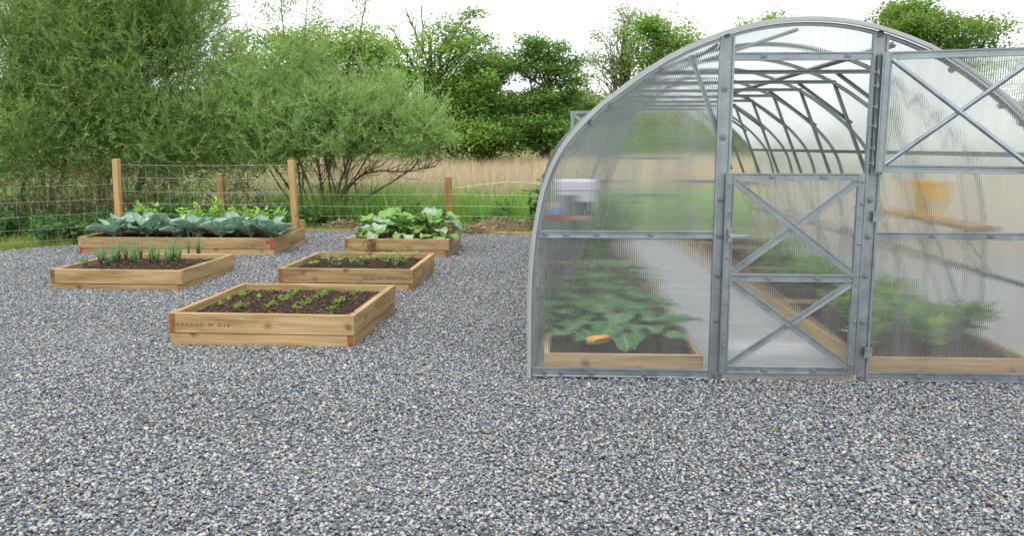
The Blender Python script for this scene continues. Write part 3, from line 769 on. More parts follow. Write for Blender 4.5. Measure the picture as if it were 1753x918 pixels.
for i, px in enumerate((206, 268, 296, 343, 406)):
    p = at(px, 380, 10.52 + 0.06 * (i % 2)); p.z = SZ_C
    cabbage(p, 1.05 + 0.1 * math.sin(i * 1.7), "blue green cabbage, %s from the left in the rear row of the long bed" % ORD[i], 140 + i)

def diamonds(C, D, Nn, L, W):
    """leaf-shaped quads: base, side, tip, side"""
    D = D / (np.linalg.norm(D, axis=1, keepdims=True) + 1e-9)
    S = np.cross(D, Nn); S /= (np.linalg.norm(S, axis=1, keepdims=True) + 1e-9)
    L = np.asarray(L).reshape(-1, 1); W = np.asarray(W).reshape(-1, 1)
    b = C; t = C + D * L; mid = C + D * L * 0.45
    V = np.stack([b, mid + S * W / 2, t, mid - S * W / 2], 1).reshape(-1, 3)
    Fc = np.arange(len(V)).reshape(-1, 4)
    return V, Fc
def leafy_mesh(name, m, n, rx, ry, h, L, W, seed, up=0.5, stems=5, stem_m=None):
    """small leafy herb: leaf quads on fine stems"""
    r = np.random.default_rng(seed)
    Vs, Fs, MI, b = [], [], [], 0
    tips = np.stack([r.normal(0, rx * .6, stems), r.normal(0, ry * .6, stems), h * r.uniform(.55, 1, stems)], 1)
    which = r.integers(0, stems, n); t = r.uniform(0.25, 1.0, n) ** 0.7
    C = tips[which] * t[:, None] + r.normal(0, 1, (n, 3)) * np.array([rx, ry, h]) * 0.10
    C[:, 2] = np.maximum(C[:, 2], 0.008)
    D = r.normal(0, 1, (n, 3)); D[:, 2] = np.abs(D[:, 2]) * up
    Nn = r.normal(0, .5, (n, 3)) + np.array([0, -.2, 1.0])
    V, Fc = diamonds(C, D, Nn, L * r.uniform(.6, 1.2, n), W * r.uniform(.7, 1.2, n))
    mb = MB()
    for s in range(stems):
        q = tips[s]; mb.tube([(0, 0, -0.01), tuple(q * np.array([.4, .4, .55])), tuple(q)], [0.003, 0.0025, 0.0012], 3)
    Vt = np.concatenate([V, np.array(mb.V)]); o = len(V)
    faces = [tuple(f) for f in Fc] + [tuple(i + o for i in f) for f in mb.F]
    return np_mesh(name, Vt, faces, [m, stem_m or M['stalk']], midx=[0] * len(Fc) + [1] * len(mb.F))
# bean-like plants behind the cabbages
for i, (px, py, hh) in enumerate(((243, 372, .27), (268, 372, .25), (322, 372, .24), (347, 374, .25), (374, 374, .33), (398, 375, .25), (424, 375, .25), (446, 376, .22), (474, 378, .21))):
    p = at(px, py, 10.86); p.z = SZ_C - 0.01
    me = leafy_mesh("bean_plant", M['sprig'], 120, 0.13, 0.08, hh * 1.55, 0.10, 0.042, 300 + i, 0.8, 8)
    tag(link("bean_plant", me, None, p), "light green bean plant behind the cabbages, %s from the left under the wire net" % ORD[i], "plant", "bean plants under the net")

# onions
def onion_mesh(seed, h):
    r = random.Random(seed); mb = MB(); nb = r.randint(11, 16)
    for i in range(nb):
        a = r.uniform(0, 6.28); ln = r.uniform(.03, .36) * h; hh = h * r.uniform(.55, 1.05)
        mb.tube([(0.006 * math.cos(a), 0.006 * math.sin(a), 0.005), (0.008 * math.cos(a) + ln * .25 * math.cos(a), 0.008 * math.sin(a) + ln * .25 * math.sin(a), hh * .5),
                 (ln * math.cos(a), ln * math.sin(a), hh)], [0.0036, 0.0033, 0.0007], 4, 0)
    mb.lathe([(0.004, -0.012), (0.009, -0.004), (0.010, 0.003), (0.007, 0.010), (0.004, 0.018)], (0, 0, 0), 7, 1)
    return mb.mesh("onion", [M['onion'], M['bulb']], smooth=True)
ON = [(141, 457), (148, 457.5), (172, 454), (178, 450), (187, 458), (197, 453), (203, 449), (216, 448), (226, 452), (233, 455), (241, 446), (258, 452), (263, 446), (270, 452), (288, 455), (295, 449), (300, 443), (307, 452), (322, 442), (340, 441)]
for i, (px, py) in enumerate(ON):
    p = gnd(px, py, SZ_O)
    tag(link("onion", onion_mesh(400 + i, (0.14 if i < 2 else 0.25) * rnd.uniform(.85, 1.15)), None, p, (0, 0, rnd.uniform(0, 6))),
        "green onion tuft, %s from the left in the onion bed" % (ORD[i] if i < 16 else ["seventeenth", "eighteenth", "nineteenth", "last"][i - 16]), "onion", "young onions in the left bed")

# seedlings in the near bed
ROWS = [[(379, 511), (378, 524), (395, 515)], [(462, 503.5), (444, 513), (416, 525), (406, 531), (416, 509.5), (422, 506)],
        [(514, 499), (503, 506), (494, 511), (484, 516), (468, 523), (458, 528)], [(567, 501), (551, 508), (540, 513), (529, 518), (518, 524), (508, 531)], [(613, 502), (606, 507), (588, 517), (580, 520), (570, 532)]]
for ri, row in enumerate(ROWS):
    for ci, (px, py) in enumerate(row):
        p = gnd(px, py, SZ_F + 0.002)
        big = rnd.uniform(.7, 1.1) * (0.75 if ri in (0, 4) else 1.0)
        me = leafy_mesh("seedling", M['seedling'], int(46 * big), 0.045 * big, 0.060 * big, 0.045 * big, 0.024, 0.0085, 500 + ri * 10 + ci, 0.7, 6)
        tag(link("seedling", me, None, p), "feathery green seedling clump, %s in seedling row %s from the left of the nearest bed" % (ORD[ci], ["one", "two", "three", "four", "five"][ri]), "seedling", "seedlings in the nearest bed")

# strawberries: three-part leaves on stalks
def strawberry_mesh(seed, h, n):
    r = random.Random(seed); mb = MB(); V, Fc, MI = [], [], []
    for i in range(n):
        a = r.uniform(0, 6.28); rr = r.uniform(.3, 1) * h * 0.85; hh = h * r.uniform(.35, 1.0)
        tip = Vector((rr * math.cos(a), rr * math.sin(a), hh))
        mb.tube([(0, 0, -0.01), tip * 0.5 + Vector((0, 0, .2 * hh)), tip], [0.0025, 0.002, 0.0015], 3)
        for k in (-1, 0, 1):
            q = a + k * 1.15; L = 0.046 * r.uniform(.8, 1.2); W = L * 0.85
            d = Vector((math.cos(q), math.sin(q), r.uniform(-.25, .25))); s = Vector((-math.sin(q), math.cos(q), r.uniform(-.2, .2)))
            b = len(V)
            for (u, v, z) in ((0, 0, 0), (.3, .42, .006), (.7, .5, .004), (1, .16, -.004), (1, -.16, -.004), (.7, -.5, .004), (.3, -.42, .006), (.5, 0, -.006)):
                V.append(tuple(tip + d * (u * L) + s * (v * W) + Vector((0, 0, z))))
            for e in range(7): Fc.append((b + e, b + (e + 1) % 7, b + 7)); MI.append(0)
    o = len(V); V += mb.V; Fc += [tuple(i + o for i in f) for f in mb.F]; MI += [1] * len(mb.F)
    return np_mesh("strawberry_plant", V, Fc, [M['strawb'], M['stalk']], midx=MI)
for i, (px, py, h, n, lab) in enumerate(((536, 456, .06, 6, "small low strawberry plant at the front left of its bed"), (563, 450, .13, 9, "yellowing strawberry plant near the back left of the strawberry bed"),
        (578, 456, .10, 8, "sprawling strawberry plant left of the middle of the bed"), (597, 446, .15, 8, "tall strawberry plant by the rear board of the strawberry bed"),
        (620, 455, .11, 9, "strawberry plant with two round clumps in the middle of the bed"), (636, 449, .13, 8, "strawberry plant behind the middle clump of the bed"),
        (676, 455, .12, 15, "bushiest strawberry plant on the right of its bed"), (690, 447, .17, 11, "lanky pale strawberry plant at the back right of its bed"), (651, 447, .07, 3, "tiny sprig between the strawberry plants"))):
    p = gnd(px, py, SZ_S)
    tag(link("strawberry_plant", strawberry_mesh(700 + i, h, max(3, int(n * .62))), None, p), lab, "strawberry plant", "strawberry plants in their bed")

# rhubarb-like plants in the back bed
RHL = [leaf_mesh("broad_leaf", M['rhubarb'], 0.24 + 0.03 * i, 0.26 + 0.03 * i, 'heart', 0.12, 0.30, 0.10, 0.22, 9, 8, 20 + i, M['stalk']) for i in range(3)]
RHP = [leaf_mesh("pale_leaf", M['rhubarb_pale'], 0.23, 0.25, 'heart', 0.1, 0.35, 0.10, 0.20, 9, 8, 30 + i, M['stalk']) for i in range(2)]
def leafplant(name, label, cat, base, leaves, group, seed):
    """leaves: (px, py, Y, heading deg, pitch deg, scale, pale)"""
    r = random.Random(seed)
    root = thing(name, label, cat, base, 0, group)
    for (px, py, Y, hd, pt, s, pale) in leaves:
        p = at(px, py, Y) - Vector(base)
        me = (RHP if pale else RHL)[r.randrange(2 if pale else 3)]
        o = link("leaf", me, root, p)
        o.rotation_euler = (Matrix.Rotation(R(hd - 90), 3, 'Z') @ Matrix.Rotation(R(pt), 3, 'X')).to_euler(); o.scale = (s * .78, s * .78, s * .78)
    for i in range(20):
        a = r.uniform(0, 6.28); q = r.uniform(.05, .27); s = r.uniform(.45, .8)
        o = link("leaf", RHP[r.randrange(2)] if r.random() < .18 else RHL[r.randrange(3)], root, (q * math.cos(a), q * math.sin(a), r.uniform(.08, .26)))
        o.rotation_euler = (Matrix.Rotation(a - math.pi / 2, 3, 'Z') @ Matrix.Rotation(R(r.uniform(-15, 40)), 3, 'X')).to_euler(); o.scale = (s, s, s)
    return root
b1 = gnd(655, 405, SZ_R); b2 = gnd(690, 404, SZ_R); b3 = gnd(742, 404, SZ_R)
RG = "broad leafed plants in the straw mulched bed"
leafplant("rhubarb_plant", "broad leafed plant at the left of the straw mulched bed, one leaf overhanging", "rhubarb", b1,
          [(632, 389, 10.2, 200, 10, .95, 1), (655, 380, 10.35, 130, 30, 1.0, 1), (642, 396, 10.1, 190, -15, .95, 0), (660, 394, 10.05, 250, 15, .9, 0), (640, 400, 9.95, 265, -30, .85, 1), (650, 385, 10.2, 280, -15, .95, 1),
           (663, 370, 10.45, 80, 40, 1.05, 0), (618, 403, 10.05, 195, -15, .7, 0), (627, 397, 10.3, 160, 5, .8, 0), (648, 376, 10.5, 120, 25, .9, 0)], RG, 1)
leafplant("rhubarb_plant", "broad leafed plant in the middle of the straw mulched bed", "rhubarb", b2,
          [(682, 388, 10.25, 240, 35, 1.0, 0), (697, 392, 10.3, 300, 25, .95, 0), (672, 372, 10.5, 70, 55, 1.0, 0), (700, 378, 10.5, 40, 20, .85, 1), (684, 400, 10.0, 255, -5, .7, 0), (698, 402, 9.98, 285, -5, .8, 1), (690, 380, 10.4, 265, 35, 1.0, 0)], RG, 2)
leafplant("rhubarb_plant", "tallest broad leafed plant at the right of the straw mulched bed by the post", "rhubarb", b3,
          [(722, 372, 10.35, 220, 20, 1.05, 0), (745, 368, 10.4, 270, 15, 1.15, 0), (735, 364, 10.6, 90, 30, 1.05, 1), (758, 368, 10.45, 340, 10, 1.05, 0), (766, 378, 10.3, 345, -5, 1.0, 1), (775, 384, 10.3, 350, -20, .8, 1), (752, 392, 10.15, 300, 5, .95, 1), (735, 402, 10.0, 250, 10, .85, 0),
           (752, 405, 10.0, 275, 0, .8, 0), (766, 402, 10.05, 320, 5, .8, 0), (728, 392, 10.25, 230, 10, .9, 0), (770, 394, 10.3, 0, 10, .7, 0), (748, 378, 10.3, 265, 20, 1.0, 0)], RG, 3)
def dried_stalk():
    mb = MB(); p0 = at(640, 409, 9.83)
    for i in range(11):
        q = at(628 + rnd.uniform(-9, 14), 424 + rnd.uniform(-9, 9), 9.80 + rnd.uniform(-.05, .03))
        mb.tube([p0, (p0 + q) / 2 + Vector((rnd.uniform(-.02, .02), -.02, .01)), q], [0.006, 0.006, 0.002], 4)
        for k in range(5):
            w = q + Vector((rnd.uniform(-.03, .03), rnd.uniform(-.02, .02), rnd.uniform(-.03, .02))); mb.tube([q, w], [0.004, 0.001], 3)
    tag(mb.build("dried_stalk", M['redstalk']), "withered red brown stalk hanging over the front board of the straw mulched bed", "stalk")
dried_stalk()

# ================================================================== TRELLIS AND FENCES
def post_obj(parent, x, y, z0, z1, w, m, lean=(0, 0), name="post"):
    mb = MB(); L = z1 - z0
    mb.box((0, 0, 0), (L, w, w * 0.8))
    me = mb.mesh("post", m, bevel=0.004)
    o = link(name, me, parent, (x, y, (z0 + z1) / 2), (0, 0, 0))
    o.rotation_euler = (Matrix.Rotation(lean[0], 3, 'Y') @ Matrix.Rotation(lean[1], 3, 'X') @ Matrix.Rotation(-math.pi / 2, 3, 'Y')).to_euler()
    return o
def wires(root, ends, heights, stay_step, stay_top, kink=0.012, sag=0.01, r=0.0016, stays=True, seed=0, stay_z0=0.03, rs=0.0013):
    """horizontal wires (part each) and kinked stays (part each) between successive ends in root space"""
    rr = random.Random(seed)
    for z in heights:
        mb = MB(); pts = []
        for (a, b) in zip(ends[:-1], ends[1:]):
            n = max(4, int((Vector(b) - Vector(a)).length / 0.16))
            for i in range(n + (1 if b is ends[-1] else 0)):
                t = i / n
                pts.append(Vector((a[0] + (b[0] - a[0]) * t, a[1] + (b[1] - a[1]) * t, z - sag * 4 * t * (1 - t) + rr.uniform(-.003, .003))))
        mb.tube(pts, r, 4); mb.build("line_wire", M['steelwire'], root)
    if not stays: return
    for (a, b) in zip(ends[:-1], ends[1:]):
        D = (Vector(b) - Vector(a)); n = int(D.length / stay_step)
        for i in range(1, n + 1):
            t = (i - .5) / n; x, y = a[0] + D.x * t, a[1] + D.y * t
            mb = MB(); hs = sorted([h for h in heights if h <= stay_top + 1e-6]); pts = []
            dirx = D.normalized()
            for h in hs:
                k = rr.uniform(-kink, kink); pts.append((x + dirx.x * k, y + dirx.y * k, h))
                kk = k + rr.uniform(-kink, kink); 
                if h != hs[-1]: pts.append((x + dirx.x * kk, y + dirx.y * kk, h + (hs[hs.index(h) + 1] - h) * .5))
            mb.tube(pts, rs, 3); mb.build("stay_wire", M['steelwire'], root)

TX0, TX1, TY = -5.985, -3.515, 11.17
trellis = thing("net_trellis", "wire net strung between two tall new pine posts behind the cabbage bed", "trellis", (TX0, TY, 0))
post_obj(trellis, 0, 0, -0.1, 1.135, 0.094, M['post'], (R(1.0), 0))
post_obj(trellis, TX1 - TX0 - 0.02, 0, -0.1, 1.13, 0.094, M['post'], (R(2.2) * -1 + R(0.4), 0))
mbb = MB(); mbb.box((0, 0, 0), (0.34, 0.075, 0.09)); o_ = mbb.build("post_block", M['pine'], trellis, bevel=0.003, loc=(TX1 - TX0 + 0.05, 0.05, 0.14), rot=(0, math.pi / 2, 0))
wires(trellis, [(0.04, -0.05, 0), (TX1 - TX0 - 0.05, -0.05, 0)], [1.062, 0.885, 0.70, 0.54, 0.40, 0.28], 0.155, 1.062, 0.018, 0.012, 0.0014, seed=3, rs=0.0016)

fence = thing("stock_fence", "wire stock fence on short brown posts at the back of the yard", "fence", (0, 13.4, 0))
for x, zt, w, m in ((-9.7, .80, .085, 'treated'), (-5.43, .865, .118, 'treated'), (-1.70, .815, .12, 'treated'), (2.1, .82, .10, 'treated'), (5.8, .82, .10, 'treated')):
    p = post_obj(fence, x, 0, -0.2, zt, w, M[m], (R(-1.0), 0)); 
    mbc = MB(); mbc.box((0, 0, 0), (w * 1.0, w * 0.84, 0.012)); mbc.build("post_top", M['post'], fence, loc=(x - 0.009, 0, zt + 0.003))
wires(fence, [(-9.7, -.06, 0), (-5.43, -.06, 0), (-1.70, -.06, 0)], [0.755, 0.545, 0.355, 0.20, 0.07], 0.15, 0.755, 0.02, 0.012, 0.0015, seed=5, rs=0.0011)
wires(fence, [(-1.70, -.06, 0), (2.1, -.06, 0), (5.8, -.06, 0)], [0.545, 0.36, 0.20], 0.3, 0.36, 0.01, 0.015, 0.0015, stays=False, seed=6)
mb = MB(); mb.tube([at(779, 322, 13.3), at(815, 317, 13.32), at(872, 311, 13.32), at(935, 315, 13.32), at(1040, 322, 13.32)], 0.0042, 5)
tag(mb.build("rope", M['rope']), "pale rope stretched from the back fence post towards the greenhouse", "rope")

left_fence = thing("stock_fence", "wire stock fence running from the left edge to the tall trellis post", "fence", (TX0, TY, 0))
post_obj(left_fence, -2.84, -2.60, -0.2, 0.85, 0.09, M['treated'])
wires(left_fence, [(-2.8, -2.55, 0), (-0.03, -0.06, 0)], [0.80, 0.60, 0.415, 0.245, 0.085], 0.155, 0.80, 0.02, 0.01, 0.0014, seed=8, rs=0.0016)

# ================================================================== THE GREENHOUSE
gh = thing("polytunnel_greenhouse", "long arched polycarbonate greenhouse on a galvanised frame with split stable door", "greenhouse", (GH_C, GH_Y, 0))
HALF = [(0, 1.970), (.21, 1.955), (.42, 1.905), (.735, 1.778), (1.045, 1.556), (1.15, 1.458), (1.262, 1.338), (1.35, 1.19), (1.408, 1.0), (1.447, .76), (1.463, .5), (1.465, .25), (1.465, 0)]
def arch_pts(off=0.0, n=8):
    P = [Vector((-x, z)) for x, z in reversed(HALF)] + [Vector((x, z)) for x, z in HALF[1:]]
    Q = []
    for i in range(len(P) - 1):
        p0, p1, p2, p3 = P[max(i - 1, 0)], P[i], P[i + 1], P[min(i + 2, len(P) - 1)]
        for k in range(3):
            t = k / 3
            Q.append(0.5 * ((2 * p1) + (p2 - p0) * t + (2 * p0 - 5 * p1 + 4 * p2 - p3) * t * t + (3 * p1 - p0 - 3 * p2 + p3) * t ** 3))
    Q.append(P[-1])
    for _ in range(2):
        Q = [Q[0]] + [(Q[i - 1] + Q[i] * 2 + Q[i + 1]) / 4 for i in range(1, len(Q) - 1)] + [Q[-1]]
    Ns = []
    for i in range(len(Q)):
        t = (Q[min(i + 1, len(Q) - 1)] - Q[max(i - 1, 0)]).normalized(); Ns.append(Vector((-t.y, t.x)))
    return [q + n_ * off for q, n_ in zip(Q, Ns)], Ns
AP, AN = arch_pts()
def arch_x(z):
    """half width of the arch at height z"""
    c = [(abs(p.y - z), abs(p.x)) for p in AP if p.x > 0]
    pr = sorted([(p.y, p.x) for p in AP if p.x >= 0])
    for (z0, x0), (z1, x1) in zip(pr[:-1], pr[1:]):
        if z0 <= z <= z1 and z1 > z0: return x0 + (x1 - x0) * (z - z0) / (z1 - z0)
    return pr[0][1] if z < pr[0][0] else 0.0
def arch_z(x):
    pr = sorted([(p.x, p.y) for p in AP if p.x >= 0])
    x = abs(x)
    for (x0, z0), (x1, z1) in zip(pr[:-1], pr[1:]):
        if x0 <= x <= x1 and x1 > x0: return z0 + (z1 - z0) * (x - x0) / (x1 - x0)
    return 0.0
def ring(section, name, m, y, parent=gh, smooth=False):
    """sweep a closed (normal, y) section along the arch"""
    V, Fc = [], []; k = len(section)
    for p, n_ in zip(AP, AN):
        for a, b in section: V.append((p.x + n_.x * a, y + b, p.y + n_.y * a))
    L = len(AP)
    for i in range(L - 1):
        for j in range(k): Fc.append((i * k + j, i * k + (j + 1) % k, (i + 1) * k + (j + 1) % k, (i + 1) * k + j))
    Fc += [tuple(range(k - 1, -1, -1)), tuple((L - 1) * k + j for j in range(k))]
    mb = MB(); mb.add(V, Fc); return mb.build(name, m, parent)
RIM = lambda w, d, g=0.006, rim=0.007: [(-w / 2, -d / 2), (w / 2, -d / 2), (w / 2, d / 2), (w / 2 - rim, d / 2), (w / 2 - rim - .003, d / 2 - g), (-(w / 2 - rim - .003), d / 2 - g), (-(w / 2 - rim), d / 2), (-w / 2, d / 2)]
TUBE = lambda r, k=10: [(r * math.cos(6.2832 * i / k), r * math.sin(6.2832 * i / k)) for i in range(k)]
FRONT = (0, -1, 0)
def rail(name, p0, p1, w, d, parent=gh, m='galv', nrm=FRONT, prof=None, bevel=0.0):
    mb = MB(); mb.prism(prof or RIM(w, d), p0, p1, nrm); return mb.build(name, M[m], parent, bevel=bevel)
_wm = MB(); _wm.lathe([(0.019, 0.0), (0.019, 0.0025), (0.015, 0.0035), (0.009, 0.0035), (0.008, 0.007), (0.004, 0.008)], (0, 0, 0), 12, 0, 'Y')
WASHER = _wm.mesh("washer", M['zinc'])
_bm = MB(); _bm.lathe([(0.0065, 0.0), (0.006, 0.004), (0.003, 0.006)], (0, 0, 0), 8, 0, 'Y')
BOLT = _bm.mesh("bolt", M['zinc'])
def washer(x, y, z, parent=gh): return link("washer", WASHER, parent, (x, y, z))
def bolt(x, y, z, parent=gh): return link("bolt", BOLT, parent, (x, y, z))

# end walls -----------------------------------------------------------------
JL, JR = -0.416, 0.388           # door posts
def gable_sheet(x0, x1, z0, y, name="wall_panel", m="pc_gable"):
    """sheet under the arch between x0 and x1 from height z0"""
    xs = []
    if x0 < -GH_HW + .03 or x1 > GH_HW - .03:
        zs = np.linspace(z0, 1.9, 40)
    top = []
    pts = [(p.x, p.y) for p, n_ in zip(*arch_pts(-0.010)) if x0 <= p.x <= x1 and p.y >= z0]
    xe0, xe1 = max(x0, -GH_HW + .01), min(x1, GH_HW - .01)
    poly = []
    if x0 <= -GH_HW: poly = pts + [(x1, arch_z(x1) - .01), (x1, z0)] + ([] if pts[0][1] <= z0 + .01 else [(pts[0][0], z0)])
    elif x1 >= GH_HW: poly = [(x0, z0), (x0, arch_z(x0) - .01)] + pts + ([] if pts[-1][1] <= z0 + .01 else [(pts[-1][0], z0)])
    else: poly = [(x0, z0), (x0, arch_z(x0) - .01)] + pts + [(x1, arch_z(x1) - .01), (x1, z0)]
    me = np_mesh(name, [(x, y, z) for x, z in poly], [tuple(range(len(poly)))], M[m])
    return link(name, me, gh)
def rect_sheet(name, x0, x1, z0, z1, y, parent, m='pc_door'):
    me = np_mesh(name, [(x0, y, z0), (x1, y, z0), (x1, y, z1), (x0, y, z1)], [(0, 1, 2, 3)], M[m]); return link(name, me, parent)
def end_wall(y, s, detail):
    """s = +1 front (outside towards -Y), -1 rear"""
    nrm = (0, -s, 0)
    gable_sheet(-2, JL, 0.02, y + 0.012 * s); gable_sheet(JR, 2, 0.02, y + 0.012 * s, m='pc_gable_haze' if detail else 'pc_gable'); gable_sheet(JL, JR, 1.785, y + 0.012 * s)
    ring([(-0.004, -0.010), (-0.022, -0.010), (-0.022, 0.016), (-0.004, 0.016)], "gable_arch", M['galv'], y)
    for x in (JL, JR):
        zt = arch_z(x) - 0.014
        rail("door_post", (x, y, -0.03), (x, y, zt), 0.078, 0.034, nrm=nrm, prof=RIM(0.078, 0.034, 0.010, 0.012))
    for (xa, xb) in ((-arch_x(.82) + .012, JL - .039), (JR + .039, arch_x(.82) - .012)): rail("wall_rail", (xa, y, 0.822), (xb, y, 0.822), 0.040, 0.026, nrm=nrm)
    for (xa, xb) in ((-GH_HW + .012, JL - .039), (JR + .039, GH_HW - .012)): rail("ground_rail", (xa, y, 0.026), (xb, y, 0.026), 0.052, 0.030, nrm=nrm)
    rail("door_header", (JL + .039, y, 1.787), (JR - .039, y, 1.787), 0.042, 0.028, nrm=nrm)
end_wall(0.0, 1, True)
end_wall(GH_L, -1, False)
for x in (JL, JR):
    for z in (0.03, 0.34, 0.60, 0.82, 1.02, 1.36, 1.62, 1.90):
        washer(x - .006, -0.0085, z)
for x in (-1.385, -1.29, -1.12, -.82, .71, 1.02, 1.27, 1.38): washer(x, -0.009, 0.03); washer(x + .02 if abs(x) < 1.38 else x, -0.0085, 0.822)
for x in (-.22, .22): washer(x, -0.0095, 1.787)
for x, dz in ((-.772, -.035), (-1.045, -.03), (-1.155, -.02), (.772, -.035), (1.045, -.03), (1.155, -.02)): washer(x * 0.985, -0.013, arch_z(x) + dz)
# edge trims
ring([(-0.002, -0.048), (0.012, -0.048), (0.012, -0.028), (-0.002, -0.028)], "edge_trim", M['trim'], 0.0)
ring([(0.013, -0.040), (0.021, -0.040), (0.021, 0.012), (0.013, 0.012)], "edge_trim", M['trim'], 0.0)
ring([(-0.002, 0.028), (0.012, 0.028), (0.012, 0.048), (-0.002, 0.048)], "edge_trim", M['trim'], GH_L)

# roof sheets: hoops of twin-wall, each lapped over the next, bellied between the arches
def roof_sheet(y0, y1, off):
    ys = np.linspace(y0, y1, 12); V = []; L = len(AP)
    for y in ys:
        u = (y / GH_BAY) % 1.0; bell = 0.016 * math.sin(math.pi * u) ** 2
        for i, (p, n_) in enumerate(zip(AP, AN)):
            o = off + bell * min(1, p.y / 0.5) * (0.4 + 1.6 * math.exp(-((p.y - 1.25) / 0.45) ** 2)); V.append((p.x + n_.x * o, y, p.y + n_.y * o))
    Fc = np.array([(j * L + i, (j + 1) * L + i, (j + 1) * L + i + 1, j * L + i + 1) for j in range(len(ys) - 1) for i in range(L - 1)])
    link("roof_sheet", np_mesh("roof_sheet", np.array(V), Fc, M['pc_side'], smooth=True), gh)
roof_sheet(-0.045, 2.06, 0.004); roof_sheet(2.0, 4.06, 0.0075); roof_sheet(4.0, 6.06, 0.004); roof_sheet(6.0, 6.905, 0.0075)

# hoops inside with tie bar, side struts and knee braces
for k in range(1, 8):
    y = k * GH_BAY
    ring([(-0.001, -0.011), (-0.025, -0.011), (-0.025, 0.011), (-0.001, 0.011)], "hoop", M['galv_dark'], y)
    rail("tie_bar", (-.72, y - .016, 1.777), (.72, y - .016, 1.777), 0.026, 0.016, m='galv_dark')
    for s in (-1, 1):
        rail("side_strut", (.715 * s, y + .016, 1.772), (1.425 * s, y + .016, 0.02), 0.025, 0.016, m='galv_dark')
        rail("knee_brace", (.46 * s, y + .034, 1.772), (.865 * s, y + .034, 1.48), 0.023, 0.014, m='galv_dark')
for s in (-1, 1):
    for (x, z) in ((.47, 1.848), (1.292, 1.262), (1.432, .50)):
        rail("purlin", (x * s, 0.03, z), (x * s, GH_L - .03, z), 0.028, 0.018, m='galv_dark', nrm=(s * .6, 0, .8) if z > 1.5 else (s, 0, .15))
    if s < 0: rail("end_strut", (.60 * s, 0.045, 1.80), (.36 * s, 0.045, 1.18), 0.024, 0.012, m='galv')
    if s < 0: rail("wind_brace", (.03 * s, .06, 1.935), (.70 * s, 1.0, 1.755), 0.022, 0.014, m='galv', nrm=(0, 0, 1))
    rail("base_rail", (1.452 * s, 0.03, 0.03), (1.452 * s, GH_L - .03, 0.03), 0.05, 0.02, m='galv_dark', nrm=(s, 0, 0))

# doors ----------------------------------------------------------------------
def door(name, x0, x1, z0, z1, mid, parent, round_brace, sub, face, braced=True):
    """door leaf as part with its own pieces as sub-parts; local x from hinge; face = y of the outer side"""
    w = 0.046
    f = -0.0 
    leaf = MB()
    for x in (x0 + w / 2, x1 - w / 2): leaf.prism(RIM(w, 0.028), (x, 0, z0), (x, 0, z1), (0, face, 0))
    root = leaf.build(name, M['galv'], parent)
    zs = [z0 + .02] + ([mid] if mid else []) + [z1 - .02]
    for z in zs: rail("door_rail", (x0 + w, 0.002 * face, z), (x1 - w, 0.002 * face, z), 0.040, 0.026, parent=root, nrm=(0, face, 0))
    for za, zb in zip(zs[:-1], zs[1:]) if braced else ():
        a, b = za + .024, zb - .024
        for (q0, q1, off) in (((x0 + w, a), (x1 - w, b), 0.0), ((x0 + w, b), (x1 - w, a), 0.012)):
            if round_brace: rail("brace", (q0[0], face * (.016 + off), q0[1]), (q1[0], face * (.016 + off), q1[1]), 0, 0, parent=root, m='galv_bright', prof=TUBE(0.0125, 12))
            else: rail("brace", (q0[0], face * (.004 + off * .6), q0[1]), (q1[0], face * (.004 + off * .6), q1[1]), 0.036, 0.016, parent=root, nrm=(0, face, 0), prof=RIM(0.036, 0.012, 0.004, 0.006))
    rect_sheet("door_panel", x0 + .01, x1 - .01, z0 + .01, z1 - .01, -0.009 * face, root)
    return root
dl = door("lower_door", 0, 0.752, 0.045, 1.165, 0.588, gh, False, None, -1)
dl.location = (-0.405, -0.034, 0)
for z in (.20, .44, .70, .95, 1.10): bolt(.023, -.0115, z, dl)
for z in (.10, .35, .55, .60, .78, 1.0, 1.12): bolt(.73, -.0115, z, dl)
for x in (.25, .52):
    for z in (.065, .588, 1.145): washer(x, -.0105, z, dl)
mb = MB(); mb.box((0, 0, 0), (0.020, 0.016, 0.075)); mb.box((0, -.018, 0.0), (0.016, 0.03, 0.016)); mb.box((0.042, -.032, -0.002), (0.10, 0.012, 0.017))
mb.build("handle", M['galv_bright'], dl, bevel=0.002, loc=(0.030, -0.022, 0.825))
mb = MB(); mb.box((0, 0, 0), (0.74, 0.03, 0.05)); mb.build("threshold", M['greypine'], gh, loc=(-0.008, -0.005, 0.012))
for z in (.17, .93):
    mb = MB(); mb.box((0, 0, 0), (0.035, 0.014, 0.055)); mb.tube([(-.02, -.005, -.03), (-.02, -.005, .03)], .006, 6); mb.build("hinge", M['galv'], gh, loc=(JR + .03, -0.030, z))
du = door("upper_door", 0, 0.752, 1.172, 1.800, None, gh, True, None, -1)
# seen from its inner side: the leaf is swung out to the right, towards the viewer
du.location = (0.378, -0.052, 0.0); du.rotation_euler = (0, R(0.3), R(-20.0))
for z in (1.22, 1.30, 1.42, 1.52, 1.63, 1.70):
    mb = MB(); mb.tube([(0, 0, -.012), (0, 0, .012)], .007, 6); mb.box((-.012, 0, 0), (.03, .004, .006)); mb.build("hinge", M['galv'], gh, loc=(0.376, -0.040, z))
rail("hinge_strip", (.400, -.024, 1.16), (.400, -.024, 1.79), 0.050, 0.012, prof=RIM(.06, .012, .004, .008))
fl = door("rear_lower_door", 0, 0.752, 0.045, 1.165, 0.63, gh, False, None, 1, False); fl.location = (-.384, GH_L + .034, 0)
fu = door("rear_upper_door", 0, 0.752, 1.172, 1.800, None, gh, False, None, 1)
fu.location = (-0.452, GH_L + 0.05, 0); fu.rotation_euler = (0, 0, R(180 - 28))

